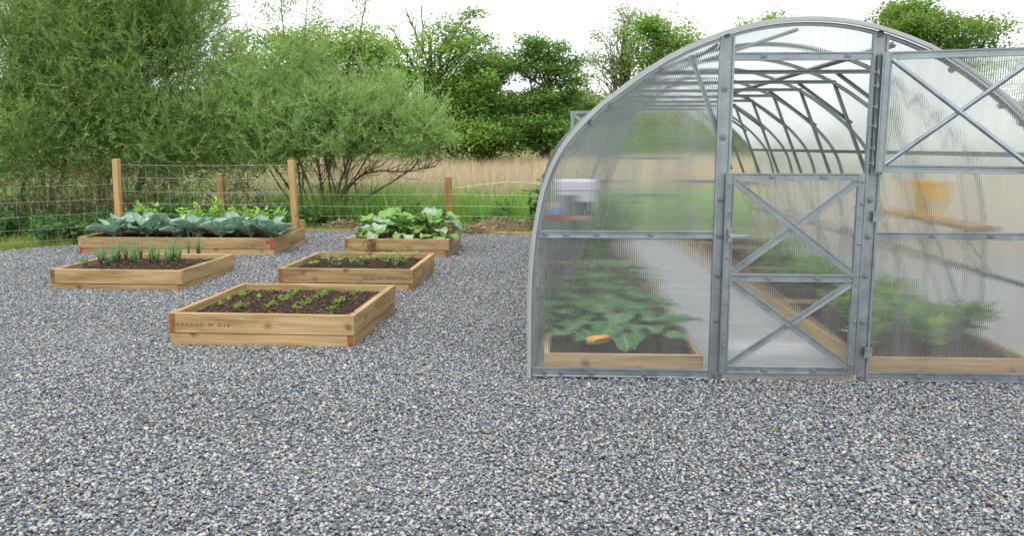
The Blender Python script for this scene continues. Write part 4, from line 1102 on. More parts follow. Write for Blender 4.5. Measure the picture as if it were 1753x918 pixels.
# inside ---------------------------------------------------------------------
tag(link("path", np_mesh("path", [(GH_C - 1.45, GH_Y + .02, .006), (GH_C + 1.45, GH_Y + .02, .006), (GH_C + 1.45, GH_Y + GH_L - .02, .006), (GH_C - 1.45, GH_Y + GH_L - .02, .006)], [(0, 1, 2, 3)], M['path'])), kind='structure')
def gh_bed(label, x0, x1, y0, y1, cross, h=0.112):
    root = thing("greenhouse_bed", label, "raised bed", (x0, y0, 0), 0, "timber beds inside the greenhouse")
    w, d = x1 - x0, y1 - y0; t = 0.032
    def bd(L, x, y, rz): link("board", plank_mesh(L, t, h, M['pine'], M['pine'], 0.002), root, (x, y, h / 2), (0, 0, rz))
    bd(w, w / 2, t / 2, 0); bd(w, w / 2, d - t / 2, 0); bd(d - 2 * t, t / 2, d / 2, math.pi / 2); bd(d - 2 * t, w - t / 2, d / 2, math.pi / 2)
    for c in cross: bd(w - 2 * t, w / 2, c, 0)
    soil_part(root, t, w - t, t, d - t, h - 0.028, M['soil'], 3, 0.05, 0.01)
    return root
gh_bed("long timber bed along the left wall inside the greenhouse", -0.055, 0.862, 4.73, 11.35, (1.9, 3.8, 5.6))
gh_bed("long timber bed along the right wall inside the greenhouse", 1.755, 2.72, 4.73, 11.35, (1.9, 3.8, 5.6))
SQL = [leaf_mesh("squash_leaf", M['squash'], 0.135 + .022 * i, 0.15 + .022 * i, 'lobed', 0.10, 0.22, 0.07, 0.22, 9, 8, 50 + i, M['stalk']) for i in range(3)]
def squash(label, base, n, spread, hmax, seed, long_leaf=None):
    r = random.Random(seed); root = thing("squash_plant", label, "squash plant", base, 0, "squash plants in the greenhouse")
    for i in range(n):
        a = i * 2.4 + r.uniform(-.3, .3); rr = spread * math.sqrt((i + .6) / n)
        hh = hmax * (1 - 0.62 * (rr / spread) ** 2) * r.uniform(.75, 1.1)
        o = link("leaf", SQL[r.randrange(3)], root, (rr * math.cos(a), rr * math.sin(a), hh)); s = r.uniform(.7, 1.15)
        o.rotation_euler = (Matrix.Rotation(a - math.pi / 2 + r.uniform(-.4, .4), 3, 'Z') @ Matrix.Rotation(R(r.uniform(-18, 25)), 3, 'X')).to_euler(); o.scale = (s, s, s)
    mb = MB(); mb.tube([(0, 0, -.02), (.02, 0, .06), (.05, .02, .10)], [.02, .018, .012], 6); mb.build("stem", M['stalk'], root)
    return root
sq1 = squash("nearest squash plant with an orange fruit behind the front left panel", (0.42, 5.30, 0.10), 34, 0.38, 0.16, 11)
mb = MB(); mb.lathe([(.006, -.075), (.022, -.068), (.028, -.02), (.026, .03), (.018, .065), (.008, .075)], (0, 0, 0), 12); 
mb.build("fruit", M['fruit'], sq1, smooth=True, loc=(-.15, -.385, .055), rot=(0, R(84), R(8)))
squash("second squash plant from the door in the left greenhouse bed", (0.36, 6.02, 0.10), 34, 0.42, 0.19, 12)
squash("third squash plant from the door in the left greenhouse bed", (0.45, 6.85, 0.10), 26, 0.38, 0.22, 13)
mb = MB(); mb.tube([(0.18, 6.55, 0.08), (0.42, 6.60, 1.02)], [.007, .006], 7)
tag(mb.build("bamboo_cane", M['bamboo']), "slanting bamboo cane among the squash in the left greenhouse bed", "cane")
for i, (x, y) in enumerate(((0.30, 7.7), (0.55, 8.5), (0.25, 9.3), (.5, 10.0))):
    me = leafy_mesh("tomato_plant", M['nettle'], 360, .20, .20, .62 + .1 * (i % 2), .11, .05, 800 + i, .6, 9)
    tag(link("tomato_plant", me, None, (x, y, .09)), "leafy tomato plant, %s behind the squash in the left greenhouse bed" % ORD[i], "tomato plant", "tomato plants in the greenhouse")
for i, (x, y) in enumerate(((1.98, 5.15), (2.30, 5.12), (2.55, 5.3), (2.02, 5.55), (2.38, 5.5), (2.1, 5.95), (2.45, 6.2), (2.1, 7.0), (2.4, 7.6), (2.15, 8.5), (2.4, 9.4))):
    me = leafy_mesh("salad_plant", M['hazel'], 210, .19, .17, .24, .10, .055, 820 + i, .45, 7)
    tag(link("salad_plant", me, None, (x, y, .09)), "low green leafy plant, %s from the door in the right greenhouse bed" % ORD[i], "plant", "leafy plants in the right greenhouse bed")

def shelf(label, x0, x1, y0, y1, z, front):
    root = thing("shelf", label, "shelf", (x0, y0, 0), 0, "shelves along the greenhouse walls")
    w, d = x1 - x0, y1 - y0
    for i in range(3):
        o = link("board", plank_mesh(d, w / 3 - .004, .024, M['pine'], M['pine'], .002), root, (w / 6 + i * w / 3, d / 2, z - .012), (0, 0, math.pi / 2))
    mb = MB(); mb.box((w / 4, -.008, z - .012), (w / 2, .014, .03)); mb.build("edge_strip", M[front], root)
    mb = MB(); mb.box((w * 3 / 4, -.008, z - .012), (w / 2 - .004, .014, .03)); mb.build("edge_strip", M['pine'], root)
    for yy in (.06, d / 2, d - .06):
        wx = 0.0 if front == 'redpaint' else w
        mb = MB(); mb.box((w / 2, yy, z - .032), (w - .02, .022, .014)); mb.tube([(wx, yy, z - .30), (w - wx, yy, z - .04)], .008, 5); mb.build("bracket", M['galv_dark'], root)
shelf("narrow shelf with red front edge along the left greenhouse wall", -0.060, 0.262, 5.62, 6.9, 0.84, 'redpaint')
shelf("narrow pine shelf along the right greenhouse wall", 2.47, 2.665, 5.10, 7.0, 0.83, 'pine')
def tote(label, c, s, lid):
    root = thing("storage_box", label, "box", c)
    w, d, h = s; mb = MB()
    for (cx_, cy_, sx_, sy_) in ((0, -d / 2, w, .006), (0, d / 2, w, .006), (-w / 2, 0, .006, d - .008), (w / 2, 0, .006, d - .008)): mb.box((cx_, cy_, h / 2), (sx_, sy_, h))
    mb.box((0, 0, .004), (w - .014, d - .014, .006)); mb.build("body", M['whitebox'], root)
    mb = MB(); mb.box((0, 0, h + .035), (w + .02, d + .02, .07)); mb.build("lid", M[lid], root, bevel=.008)
tote("white plastic storage box with a lilac lid on the left greenhouse shelf", (.145, 5.95, .841), (.25, .36, .16), 'lid')
mb = MB(); mb.lathe([(.045, 0), (.06, .12), (.064, .12), (.064, .135)], (0, 0, 0), 16); tag(mb.build("plant_pot", M['greypot'], loc=(.10, 5.71, .841)), "grey plant pot in front of the storage box on the left shelf", "pot")
mb = MB(); mb.lathe([(.032, 0), (.042, .075), (.046, .075), (.046, .09)], (0, 0, 0), 16); tag(mb.build("plant_pot", M['blackpot'], loc=(.21, 5.68, .841)), "small black plant pot near the right end of the left shelf", "pot")
mb = MB(); mb.box((0, 0, .02), (.08, .05, .035)); mb.tube([(-.04, 0, .035), (0, 0, .05), (.04, 0, .035)], .006, 6); tag(mb.build("hand_tool", M['blue'], bevel=.006, loc=(-.005, 5.67, .841)), "small bright blue plastic tool on the left shelf", "tool")
def bucket():
    root = thing("bucket", "tall yellow plastic bucket on the right greenhouse shelf", "bucket", (2.555, 5.80, .831))
    mb = MB(); mb.lathe([(.092, 0), (.124, .225), (.131, .225), (.131, .245), (.120, .245), (.086, .012)], (0, 0, 0), 24); mb.build("body", M['yellow'], root, smooth=False)
    mb = MB(); mb.tube([(.134 * math.cos(a), -.134 * math.sin(a) * .9, 0.225 - .14 * math.sin(a)) for a in np.linspace(0, math.pi, 9)], .004, 6); mb.build("handle", M['galv_bright'], root)
bucket()

# ================================================================== TREES
def curve_pts(p0, p1, bend, n=6, seed=0, wob=0.06):
    r = random.Random(seed); p0, p1 = Vector(p0), Vector(p1); L = (p1 - p0).length; out = []
    for i in range(n + 1):
        t = i / n
        w = Vector((r.uniform(-1, 1), r.uniform(-1, 1), r.uniform(-1, 1))) * (wob * L * math.sin(math.pi * t))
        out.append(p0.lerp(p1, t) + Vector(bend) * (math.sin(math.pi * t)) + w)
    return out

def broadleaf(name, label, cat, base, lobes, clumps, per, leaf, m, seed, trunk_r, flat=0.55, clump_r=0.5, limbs=40, bark='bark', shell=0.45, group=None, top=None, bare=()):
    """tapered trunk with limbs to leaf clumps; lobes (x,y,z,rx,ry,rz) in world metres"""
    r = np.random.default_rng(seed); rr = random.Random(seed)
    base = Vector(base); top = top or Vector(lobes[0][:3]) + Vector((0, 0, lobes[0][5] * .6)); lobes = knobbly(lobes, 9, seed, .36, .98, .72); clump_r *= .85
    root = thing(name, label, cat, base, 0, group)
    vol = np.array([l[3] * l[4] * l[5] for l in lobes]) ** 0.7; vol = vol / vol.sum()
    li = r.choice(len(lobes), clumps, p=vol)
    d = r.normal(0, 1, (clumps, 3)); d /= np.linalg.norm(d, axis=1, keepdims=True)
    rad = r.uniform(shell ** 3, 1, clumps) ** (1 / 3)
    Lb = np.array(lobes)[li]
    C = Lb[:, :3] + d * rad[:, None] * Lb[:, 3:6]
    C = C[C[:, 2] > 0.4]; clumps = len(C)
    cs = clump_r * r.uniform(0.6, 1.3, clumps)
    idx = np.repeat(np.arange(clumps), per); n = len(idx)
    P = C[idx] + np.clip(r.normal(0, 1, (n, 3)), -1.7, 1.7) * cs[idx][:, None] * np.array([1, 1, flat])
    D = r.normal(0, 1, (n, 3)) * np.array([1, 1, .5]); Nn = r.normal(0, .55, (n, 3)) + np.array([0, 0, 1.0])
    V, Fc = diamonds(P, D, Nn, leaf * r.uniform(.6, 1.3, n), leaf * .62 * r.uniform(.7, 1.2, n))
    V -= np.array(base)
    link("crown", set_tone(np_mesh("crown", V, Fc, M[m]), .6 * r.uniform(0, 1, clumps)[idx] + .4 * r.uniform(0, 1, n)), root)
    tp = Vector(top) if top else Vector(lobes[0][:3]) + Vector((0, 0, lobes[0][5] * .6))
    mb = MB(); tr = curve_pts((0, 0, -.2), tp - base, (0, 0, 0), 8, seed, .03)
    mb.tube(tr, [trunk_r * (1 - .8 * i / 8) for i in range(9)], 8); mb.build("trunk", M[bark], root, smooth=True)
    mb = MB()
    for k in r.choice(clumps, min(limbs, clumps), replace=False):
        q = Vector(C[k]) - base; t = min(.95, max(.36, (q.z / (tr[-1].z + 1e-6)) * rr.uniform(.45, .8))); s = tr[int(t * 8)]
        rr0 = trunk_r * (1 - .8 * t) * .5
        mb.tube(curve_pts(s, q, (0, 0, .05 * (q - s).length), 5, int(k), .06), [rr0 * (1 - .85 * i / 5) for i in range(6)], 5)
    mb.build("limbs", M[bark], root, smooth=True)
    for i, (a, b, br) in enumerate(bare):
        mb = MB(); a, b = Vector(a) - base, Vector(b) - base
        pts = curve_pts(a, b, (0, 0, 0), 7, seed + i, .05); mb.tube(pts, [br * (1 - .8 * j / 7) for j in range(8)], 5)
        for j in range(9):
            s = pts[rr.randrange(2, 7)]; L = (b - a).length * rr.uniform(.15, .35)
            e = s + ((b - a).normalized() + Vector((rr.uniform(-.9, .9), rr.uniform(-.6, .6), rr.uniform(-.2, .6)))).normalized() * L
            mb.tube(curve_pts(s, e, (0, 0, 0), 4, seed + i + j, .08), [br * .35, br * .25, br * .2, br * .14, br * .06], 4)
        mb.build("dead_branch", M['bark_pale'], root)
    return root

def knobbly(lobes, k, seed, size=.45, out=.85, core=.85):
    """each rounded mass carries smaller masses on its surface, so no outline is one smooth dome"""
    r = random.Random(seed); res = [(l[0], l[1], l[2], l[3] * core, l[4] * core, l[5] * core) for l in lobes]
    for l in lobes:
        for i in range(k):
            d = Vector((r.gauss(0, 1), r.gauss(0, 1), r.gauss(0.25, 1))).normalized(); f = size * r.uniform(.55, 1.25); o = out * r.uniform(.85, 1.25)
            res.append((l[0] + d.x * l[3] * o, l[1] + d.y * l[4] * o, l[2] + d.z * l[5] * o, l[3] * f, l[4] * f, l[5] * f * r.uniform(.6, 1)))
    return res
def lobe(px, py, Y, rpx, rpy, depth=None):
    """crown lobe measured in the picture -> metres at distance Y"""
    c = at(px, py, Y); k = Y / F_PX
    return (c.x, c.y, c.z, rpx * k, depth or rpx * k * .9, rpy * k)

def willow(name, label, cat, base, lobes, sprays, twigs, per, m, seed, stems, stem_r, leafL=.115, leafW=.0155, twigL=.55, group=None, bark='bark_pale', extra_limbs=(), droop=0.0):
    r = np.random.default_rng(seed); rr = random.Random(seed); base = Vector(base); lobes = knobbly(lobes, 4, seed, .5)
    root = thing(name, label, cat, base, 0, group)
    vol = np.array([l[3] * l[4] * l[5] for l in lobes]) ** .8; vol /= vol.sum()
    li = r.choice(len(lobes), sprays, p=vol)
    d = r.normal(0, 1, (sprays, 3)); d /= np.linalg.norm(d, axis=1, keepdims=True)
    Lb = np.array(lobes)[li]; C = Lb[:, :3] + d * (r.uniform(.05, 1, sprays) ** (1 / 3))[:, None] * Lb[:, 3:6]
    ok = C[:, 2] > .25; C, d, Lb = C[ok], d[ok], Lb[ok]; ns = len(C)
    T0 = np.repeat(C, twigs, 0) + r.normal(0, .10, (ns * twigs, 3))
    out = np.repeat(d * np.array([1, 1, .5]), twigs, 0)
    TD = out * .55 + r.normal(0, .5, (ns * twigs, 3)) + np.array([0, 0, .55 - droop]); TD /= np.linalg.norm(TD, axis=1, keepdims=True)
    TL = twigL * r.uniform(.5, 1.2, ns * twigs)
    nt = len(T0); n = nt * per
    ti = np.repeat(np.arange(nt), per); t = np.tile(np.linspace(.08, 1, per), nt) + r.normal(0, .03, n)
    bendv = np.repeat(r.normal(0, .12, (nt, 3)), per, 0)
    P = T0[ti] + TD[ti] * (t * TL[ti])[:, None] + bendv * (t ** 2)[:, None]
    sd_ = np.cross(TD, r.normal(0, 1, (nt, 3))); sd_ /= np.linalg.norm(sd_, axis=1, keepdims=True)
    alt = np.where(np.arange(n) % 2, 1, -1)[:, None]
    D = TD[ti] * .85 + sd_[ti] * alt * .42 + r.normal(0, .18, (n, 3)) + np.array([0, 0, -.08])
    Nn = r.normal(0, .7, (n, 3)) + np.array([0, 0, .8])
    V, Fc = diamonds(P, D, Nn, leafL * r.uniform(.65, 1.25, n), leafW * r.uniform(.75, 1.3, n))
    link("crown", set_tone(np_mesh("crown", V - np.array(base), Fc, M[m]), .3 * np.repeat(r.uniform(0, 1, ns), twigs)[ti] + .4 * r.uniform(0, 1, nt)[ti] + .3 * r.uniform(0, 1, n)), root)
    # fine twigs carry the leaves
    sel = r.choice(nt, min(nt, 900), replace=False); mb = MB()
    for k in sel:
        a = Vector(T0[k]) - base; mb.tube([a, a + Vector(TD[k]) * float(TL[k])], [.0045, .0015], 3, cap=False)
    mb.build("twigs", M['twig'], root)["kind"] = "stuff"
    for i, (dx, dy, tx, ty, tz) in enumerate(stems):
        mb = MB(); e = Vector((tx, ty, tz)) - base
        pts = curve_pts((dx, dy, -.15), e, (rr.uniform(-.15, .15), rr.uniform(-.15, .15), 0), 8, seed + i, .035)
        mb.tube(pts, [stem_r * rr.uniform(.8, 1.1) * (1 - .82 * j / 8) for j in range(9)], 7); mb.build("trunk", M[bark], root, smooth=True)
        mb = MB()
        near = np.argsort(np.linalg.norm(C - np.array(e + base), axis=1))[: max(6, ns // max(1, len(stems)))]
        for k in r.choice(near, min(26, len(near)), replace=False):
            q = Vector(C[k]) - base; s = min(pts[2:], key=lambda v: (v - q * .8).length)
            mb.tube(curve_pts(s, q, (0, 0, .04), 5, int(k), .07), [stem_r * .36 * (1 - .85 * j / 5) for j in range(6)], 4)
        mb.build("limbs", M['twig'], root, smooth=True)
    for i, (pts, r0) in enumerate(extra_limbs):
        mb = MB(); pts = [Vector(p) - base for p in pts]
        mb.tube(pts, [r0 * (1 - .75 * j / (len(pts) - 1)) for j in range(len(pts))], 6)
        for j in range(len(pts) * 7):
            a = rr.randrange(1, len(pts)); s = pts[a].lerp(pts[a - 1], rr.random()); dirn = (pts[a] - pts[a - 1]).normalized()
            e = s + (dirn * rr.uniform(.1, 1) + Vector((rr.uniform(-.4, .8), rr.uniform(-.6, .6), rr.uniform(-.25, .9)))).normalized() * rr.uniform(.25, .8)
            q = curve_pts(s, e, (0, 0, 0), 4, j + i * 31, .09); mb.tube(q, [r0 * .28, r0 * .22, r0 * .17, r0 * .12, r0 * .05], 4)
            for z in range(2):
                f = q[rr.randrange(2, 5)]; g_ = f + (e - s).normalized() * rr.uniform(.1, .35) + Vector((rr.uniform(-.15, .15), rr.uniform(-.15, .15), rr.uniform(-.1, .2)))
                mb.tube([f, g_], [r0 * .1, r0 * .04], 3)
        mb.build("branch", M['twig'], root, smooth=True)
    return root

W = lambda px, py, Y: tuple(at(px, py, Y))
# big willows beyond the fence on the left
willow("willow_tree", "tall feathery willow filling the left edge beyond the wire fence", "willow tree", gnd(45, 372, 0) * 1.0,
       [lobe(-40, 120, 14.2, 170, 150), lobe(60, 10, 14.6, 150, 110), lobe(40, 240, 13.9, 150, 80), lobe(-90, 290, 13.6, 120, 110), lobe(110, 150, 14.2, 110, 110), lobe(140, 30, 14.8, 80, 70)],
       1050, 5, 22, 'willow', 21, [(0, 0, *W(20, 40, 14.2)), (.3, .2, *W(110, 20, 14.4)), (-.4, .1, *W(-60, 60, 14.3)), (.5, -.1, *W(140, 150, 13.9)), (.1, .3, *W(60, 120, 14.1))], .055, twigL=.7)
willow("willow_tree", "broad feathery willow leaning right behind the trellis posts", "willow tree", gnd(190, 366, 0),
       [lobe(230, 110, 14.6, 130, 120), lobe(305, 45, 14.8, 55, 65), lobe(250, 0, 15.0, 130, 90), lobe(170, 225, 14.2, 110, 80), lobe(300, 230, 14.4, 110, 75), lobe(340, 110, 14.7, 50, 60), lobe(240, 285, 14.4, 130, 34), lobe(370, 255, 14.8, 90, 55), lobe(200, 60, 15.0, 100, 90)],
       1100, 5, 22, 'willow', 22, [(0, 0, *W(240, 60, 14.6)), (.3, .1, *W(320, 60, 14.8)), (-.25, .1, *W(180, 130, 14.4)), (.2, -.2, *W(300, 200, 14.4)), (-.1, -.2, *W(160, 230, 14.2))], .05, twigL=.65)
# osier in the middle with open branches below
osier_base = gnd(566, 382, 0)
OY = osier_base.y
willow("osier_willow", "spreading osier willow with bare reddish lower branches between the fence posts", "willow tree", osier_base,
       [lobe(520, 215, OY + .3, 95, 52), lobe(620, 212, OY, 85, 46), lobe(440, 215, OY + .2, 85, 62), lobe(700, 222, OY - .2, 58, 36), lobe(550, 178, OY + .5, 60, 30), lobe(415, 175, OY + .6, 60, 48), lobe(560, 248, OY, 120, 18), lobe(470, 265, OY, 70, 34), lobe(742, 238, OY - .2, 24, 22),
        lobe(468, 140, OY + .4, 22, 45), lobe(532, 128, OY + .4, 26, 46), lobe(588, 152, OY + .2, 20, 38), lobe(648, 168, OY, 24, 32), lobe(703, 186, OY - .1, 18, 20), lobe(400, 128, OY + .8, 26, 40)],
       820, 5, 20, 'willow_b', 23,
       [(0, 0, *W(545, 185, OY)), (.08, .1, *W(620, 185, OY)), (-.1, .1, *W(470, 180, OY)), (.15, .15, *W(590, 165, OY + .4)), (-.35, .1, *W(430, 190, OY + .2)), (.25, -.1, *W(660, 200, OY)), (-.2, .2, *W(500, 190, OY + .3))], .027, twigL=.42, group=None,
       extra_limbs=[([W(572, 370, OY), W(580, 345, OY), W(596, 318, OY - .1), W(622, 298, OY - .1), W(650, 292, OY - .2), W(700, 294, OY - .3), W(745, 284, OY - .3)], .027),
                    ([W(575, 352, OY), W(583, 312, OY), W(598, 268, OY), W(625, 235, OY - .1), W(660, 215, OY - .1)], .026),
                    ([W(590, 352, OY), W(630, 335, OY - .2), W(670, 312, OY - .2), W(705, 290, OY - .3), W(720, 265, OY - .3)], .018),
                    ([W(562, 380, OY), W(552, 330, OY), W(545, 285, OY), W(538, 245, OY)], .03), ([W(500, 330, OY), W(480, 300, OY), W(450, 262, OY), W(420, 230, OY)], .024)])
# thin tall saplings rising above the osier
for i, (px, py, pts, lab) in enumerate(((575, 380, [(548, 200), (520, 100), (524, 20), (535, -60)], "thin sapling stem rising straight above the osier into the sky"),
                                        (600, 378, [(580, 190), (612, 80), (628, -10), (640, -60)], "thin sapling with loose tufts right of the tallest stem"),
                                        (520, 378, [(500, 180), (490, 90), (482, 20), (478, -50)], "thin leafy sapling left of the tallest stem"))):
    b = gnd(px, py, 0); Y = b.y + .4
    root = thing("sapling", lab, "sapling", b, 0, "saplings above the osier")
    mb = MB(); P_ = [Vector((0, 0, -.1))] + [at(x, y, Y) - b for x, y in pts]
    mb.tube(P_, [.024, .018, .014, .009, .004], 5); mb.build("trunk", M['bark_pale'], root)
    r_ = np.random.default_rng(60 + i); tw = MB(); Cc = []
    for j in range(26):
        t = r_.uniform(1.6, 3.95); a = P_[int(t)]; c = P_[int(t) + 1]; s = a.lerp(c, t - int(t))
        e = s + Vector((r_.normal(0, .32), r_.normal(0, .25), r_.uniform(.05, .4))); tw.tube([s, e], [.005, .002], 3); Cc += [s.lerp(e, q) for q in (.5, .7, .85, 1.0)]
    tw.build("limbs", M['twig'], root)
    Cc = np.repeat(np.array(Cc), 9, 0); n = len(Cc)
    V, Fc = diamonds(Cc + r_.normal(0, .06, (n, 3)), r_.normal(0, 1, (n, 3)), r_.normal(0, .6, (n, 3)) + np.array([0, 0, .8]), .085 * r_.uniform(.6, 1.2, n), .02 * r_.uniform(.8, 1.3, n))
    link("crown", set_tone(np_mesh("crown", V, Fc, M['willow_b']), r_.uniform(0, 1, n)), root)
# small near sprig at the left edge
def shrub(name, label, cat, base, rx, ry, h, n, L, Wd, m, seed, stems=9):
    me = leafy_mesh(name, M[m], n, rx, ry, h, L, Wd, seed, .5, stems, M['twig'])
    return tag(link(name, me, None, base), label, cat)
shrub("hazel_bush", "bright leaved bush cut off by the left edge above the fence", "bush", (-7.85, 11.1, 0), .38, .4, 2.2, 900, .085, .05, 'hazel', 31, 14)

# broadleaved trees beyond
T = broadleaf
T("oak_tree", "rounded dark green oak behind the osier", "tree", (*at(560, 262, 27)[:2], 0), [lobe(570, 110, 27, 62, 62), lobe(600, 75, 27, 42, 36), lobe(520, 120, 27, 60, 50), lobe(620, 140, 27, 45, 60), lobe(460, 115, 28, 70, 52), lobe(560, 200, 27, 110, 55)],
  520, 64, .13, 'ash', 41, .22, .6, .34, 40)
T("ash_tree", "tall loose tree with dead branches on top at the far field edge", "tree", (*at(735, 258, 46)[:2], 0), [lobe(760, 120, 46, 70, 60), lobe(700, 140, 46, 55, 55), lobe(790, 160, 46, 60, 60), lobe(675, 105, 46, 30, 32), lobe(775, 62, 46, 34, 26), lobe(805, 35, 46, 16, 14), lobe(830, 150, 46, 45, 45), lobe(760, 215, 46, 110, 40), lobe(720, 236, 45, 90, 30), lobe(800, 238, 45, 70, 28)],
  620, 60, .20, 'ash', 42, .34, .5, .50, 60, top=at(735, 60, 46),
  bare=[(at(712, 120, 46), at(668, 45, 46), .10), (at(725, 90, 46), at(692, 8, 46), .09), (at(725, 80, 46), at(722, 2, 46), .07), (at(750, 100, 46), at(806, 22, 46), .10), (at(690, 130, 46), at(648, 110, 46), .08)])
T("oak_tree", "dark low tree filling the gap between the loose tree and the layered tree", "tree", (*at(840, 258, 50)[:2], 0), [lobe(850, 130, 50, 32, 34), lobe(835, 180, 50, 60, 45), lobe(880, 200, 50, 60, 42), lobe(810, 225, 50, 60, 26), lobe(820, 236, 48, 60, 32), lobe(880, 238, 48, 60, 30), lobe(858, 108, 50, 12, 14)],
  480, 60, .20, 'oak', 43, .3, .5, .48, 40)
T("oak_tree", "layered dark green tree with a flat topped crown right of the meadow gap", "tree", (*at(935, 258, 46)[:2], 0), [lobe(938, 82, 46, 42, 20), lobe(925, 112, 46, 52, 22), lobe(945, 140, 46, 44, 24), lobe(920, 180, 46, 60, 30), lobe(960, 205, 46, 60, 40), lobe(905, 225, 46, 70, 26), lobe(915, 236, 45, 60, 30), lobe(975, 236, 45, 60, 32), lobe(905, 70, 46, 15, 10)],
  600, 60, .19, 'oak', 44, .32, .32, .46, 50, top=at(940, 75, 46))
T("hawthorn_tree", "pale flowering hawthorn low on the skyline left of the greenhouse roof", "tree", (*at(1005, 256, 70)[:2], 0), [lobe(1000, 185, 70, 40, 32), lobe(1035, 190, 70, 40, 40), lobe(975, 215, 70, 40, 34)], 150, 60, .30, 'hawthorn', 45, .25, .6, .7, 20)
T("birch_tree", "sparse pale tree with see through crown left of the greenhouse arch", "tree", (*at(1062, 256, 75)[:2], 0), [lobe(1060, 75, 75, 40, 42), lobe(1030, 105, 75, 22, 28), lobe(1068, 120, 75, 26, 28), lobe(1085, 42, 75, 24, 20)],
  105, 40, .24, 'hawthorn', 46, .26, .7, .62, 70, bark='bark_pale', top=at(1070, 35, 75))
T("ash_tree", "bright green tree rising behind the greenhouse left shoulder", "tree", (*at(1120, 256, 72)[:2], 0), [lobe(1128, 80, 72, 38, 44), lobe(1168, 72, 72, 36, 28), lobe(1108, 112, 72, 24, 36), lobe(1140, 130, 72, 60, 60), lobe(1122, 46, 72, 20, 16)],
  230, 60, .30, 'ash', 47, .34, .6, .75, 40)
T("maple_tree", "rounded fresh green tree above the greenhouse right shoulder", "tree", (*at(1610, 256, 48)[:2], 0), [lobe(1600, 62, 48, 88, 52), lobe(1560, 42, 48, 46, 34), lobe(1650, 75, 48, 52, 40), lobe(1590, 130, 48, 110, 55), lobe(1565, 26, 48, 26, 16)],
  460, 66, .20, 'maple', 48, .36, .55, .5, 60)
T("ash_tree", "distant tree whose tip shows just above the greenhouse apex", "tree", (*at(1325, 256, 85)[:2], 0), [lobe(1325, 90, 85, 60, 62), lobe(1322, 34, 85, 12, 12)], 130, 50, .32, 'ash', 49, .34, .6, .8, 20)
for i, (px, py, rx, ry, Y, m, lab) in enumerate(((1060, 225, 80, 38, 62, 'oak', "dark hedge tree at the far field edge behind the greenhouse door"), (1250, 215, 90, 50, 66, 'oak', "dark hedge tree behind the right of the greenhouse door"), (1440, 210, 110, 52, 64, 'ash', "green hedge tree at the field edge behind the right greenhouse wall"), (1790, 190, 120, 72, 56, 'oak', "dark hedge tree beyond the right end of the greenhouse"),
                                                 (1950, 200, 110, 60, 58, 'ash', "green hedge tree far right beyond the greenhouse"), (330, 215, 120, 50, 52, 'oak', "dark hedge tree seen in gaps behind the willows"), (90, 215, 150, 55, 50, 'oak', "dark hedge tree behind the tall left willow"), (-150, 200, 150, 70, 50, 'ash', "hedge tree beyond the left edge of the meadow"))):
    T("hedge_tree", lab, "tree", (*at(px, 257, Y)[:2], 0), [lobe(px, py, Y, rx, ry), lobe(px + 20, py + 25, Y - 2, rx * 1.05, ry * .6)], 150, 54, .27, m, 70 + i, .25, .55, .62, 16, group="trees along the far field edge")

# ================================================================== MEADOW PLANTS (stuff)
RUSH = [clump_mesh("rush_tuft_%d" % i, 26, 1.0, .22, .34, .011, M['rush'], .45, 3, i) for i in range(5)]
GRS = [clump_mesh("grass_tuft_%d" % i, 26, .62, .16, .55, .010, M['grass'], .55, 3, 20 + i) for i in range(5)]
TRF = [clump_mesh("turf_tuft_%d" % i, 18, .10, .09, .8, .006, M['turf'], .6, 2, 40 + i) for i in range(4)]
def field_points(y0, y1, dens, xl, xr):
    n = int(((xr(y0) - xl(y0)) + (xr(y1) - xl(y1))) / 2 * (y1 - y0) * dens)
    y = rng.uniform(y0, y1, n); a, b = np.array([xl(v) for v in y]), np.array([xr(v) for v in y])
    return np.column_stack([a + rng.uniform(0, 1, n) * (b - a), y])
def put(name, protos, P, smin, smax, label, tint=None, z=-.03):
    n = len(P); s = rng.uniform(smin, smax, n)
    patch = 0.5 + 0.5 * np.sin(P[:, 0] * 0.9 + 1.7 * np.sin(P[:, 1] * 0.35)) * np.sin(P[:, 1] * 0.55 + P[:, 0] * .3)
    s = s * (0.82 + 0.3 * patch)
    t = np.clip(rng.uniform(0, 1, n) * .65 + patch * .3, 0, 1) if tint is None else tint
    scatter(name, protos, np.column_stack([P, np.full(n, z)]), np.stack([rng.normal(0, .06, n), rng.normal(0, .06, n), rng.uniform(0, 6.28, n)], 1),
            np.stack([s * rng.uniform(.9, 1.2, n), s * rng.uniform(.9, 1.2, n), s], 1), t, label)
xl = lambda y: -.74 * y - 1.0
xr = lambda y: .66 * y + 1.5
P = np.concatenate([field_points(17.0, 24, 7, xl, xr), field_points(24, 36, 4.0, xl, xr), field_points(36, 58, 2.2, xl, xr), field_points(14.5, 18.5, 1.2, lambda y: -3, lambda y: 10)])
P = P[(P[:, 0] > -.36 * P[:, 1] - .2)]
PR = field_points(7.9, 17.5, 12, lambda y: 3.3, lambda y: 10.5)
P = np.concatenate([P, PR[~inside(PR[:, 0], PR[:, 1], [(x + (.25 if x > 0 else 0), y) for x, y in YARD]) & (PR[:, 0] > 3.3 + .35 * np.sin(PR[:, 1] * 1.3))]])
put("dry_rushes", RUSH, P, .72, 1.12, "tall straw coloured rushes covering the wet meadow")
P = np.concatenate([field_points(13.55, 17.6, 15, xl, xr), field_points(17.6, 21, 4, xl, xr), field_points(52, 62, 3, xl, xr)])
P = P[~((P[:, 0] > 3.4) & (P[:, 1] < 22)) & ~((P[:, 0] < -.33 * P[:, 1]) & (rng.uniform(0, 1, len(P)) < .75))]
put("tall_grass", GRS, P, .75, 1.4, "tall lush green grass behind the back fence")
PT = field_points(10.0, 13.7, 110, lambda y: -.78 * y - .5, lambda y: .66 * y + 1)
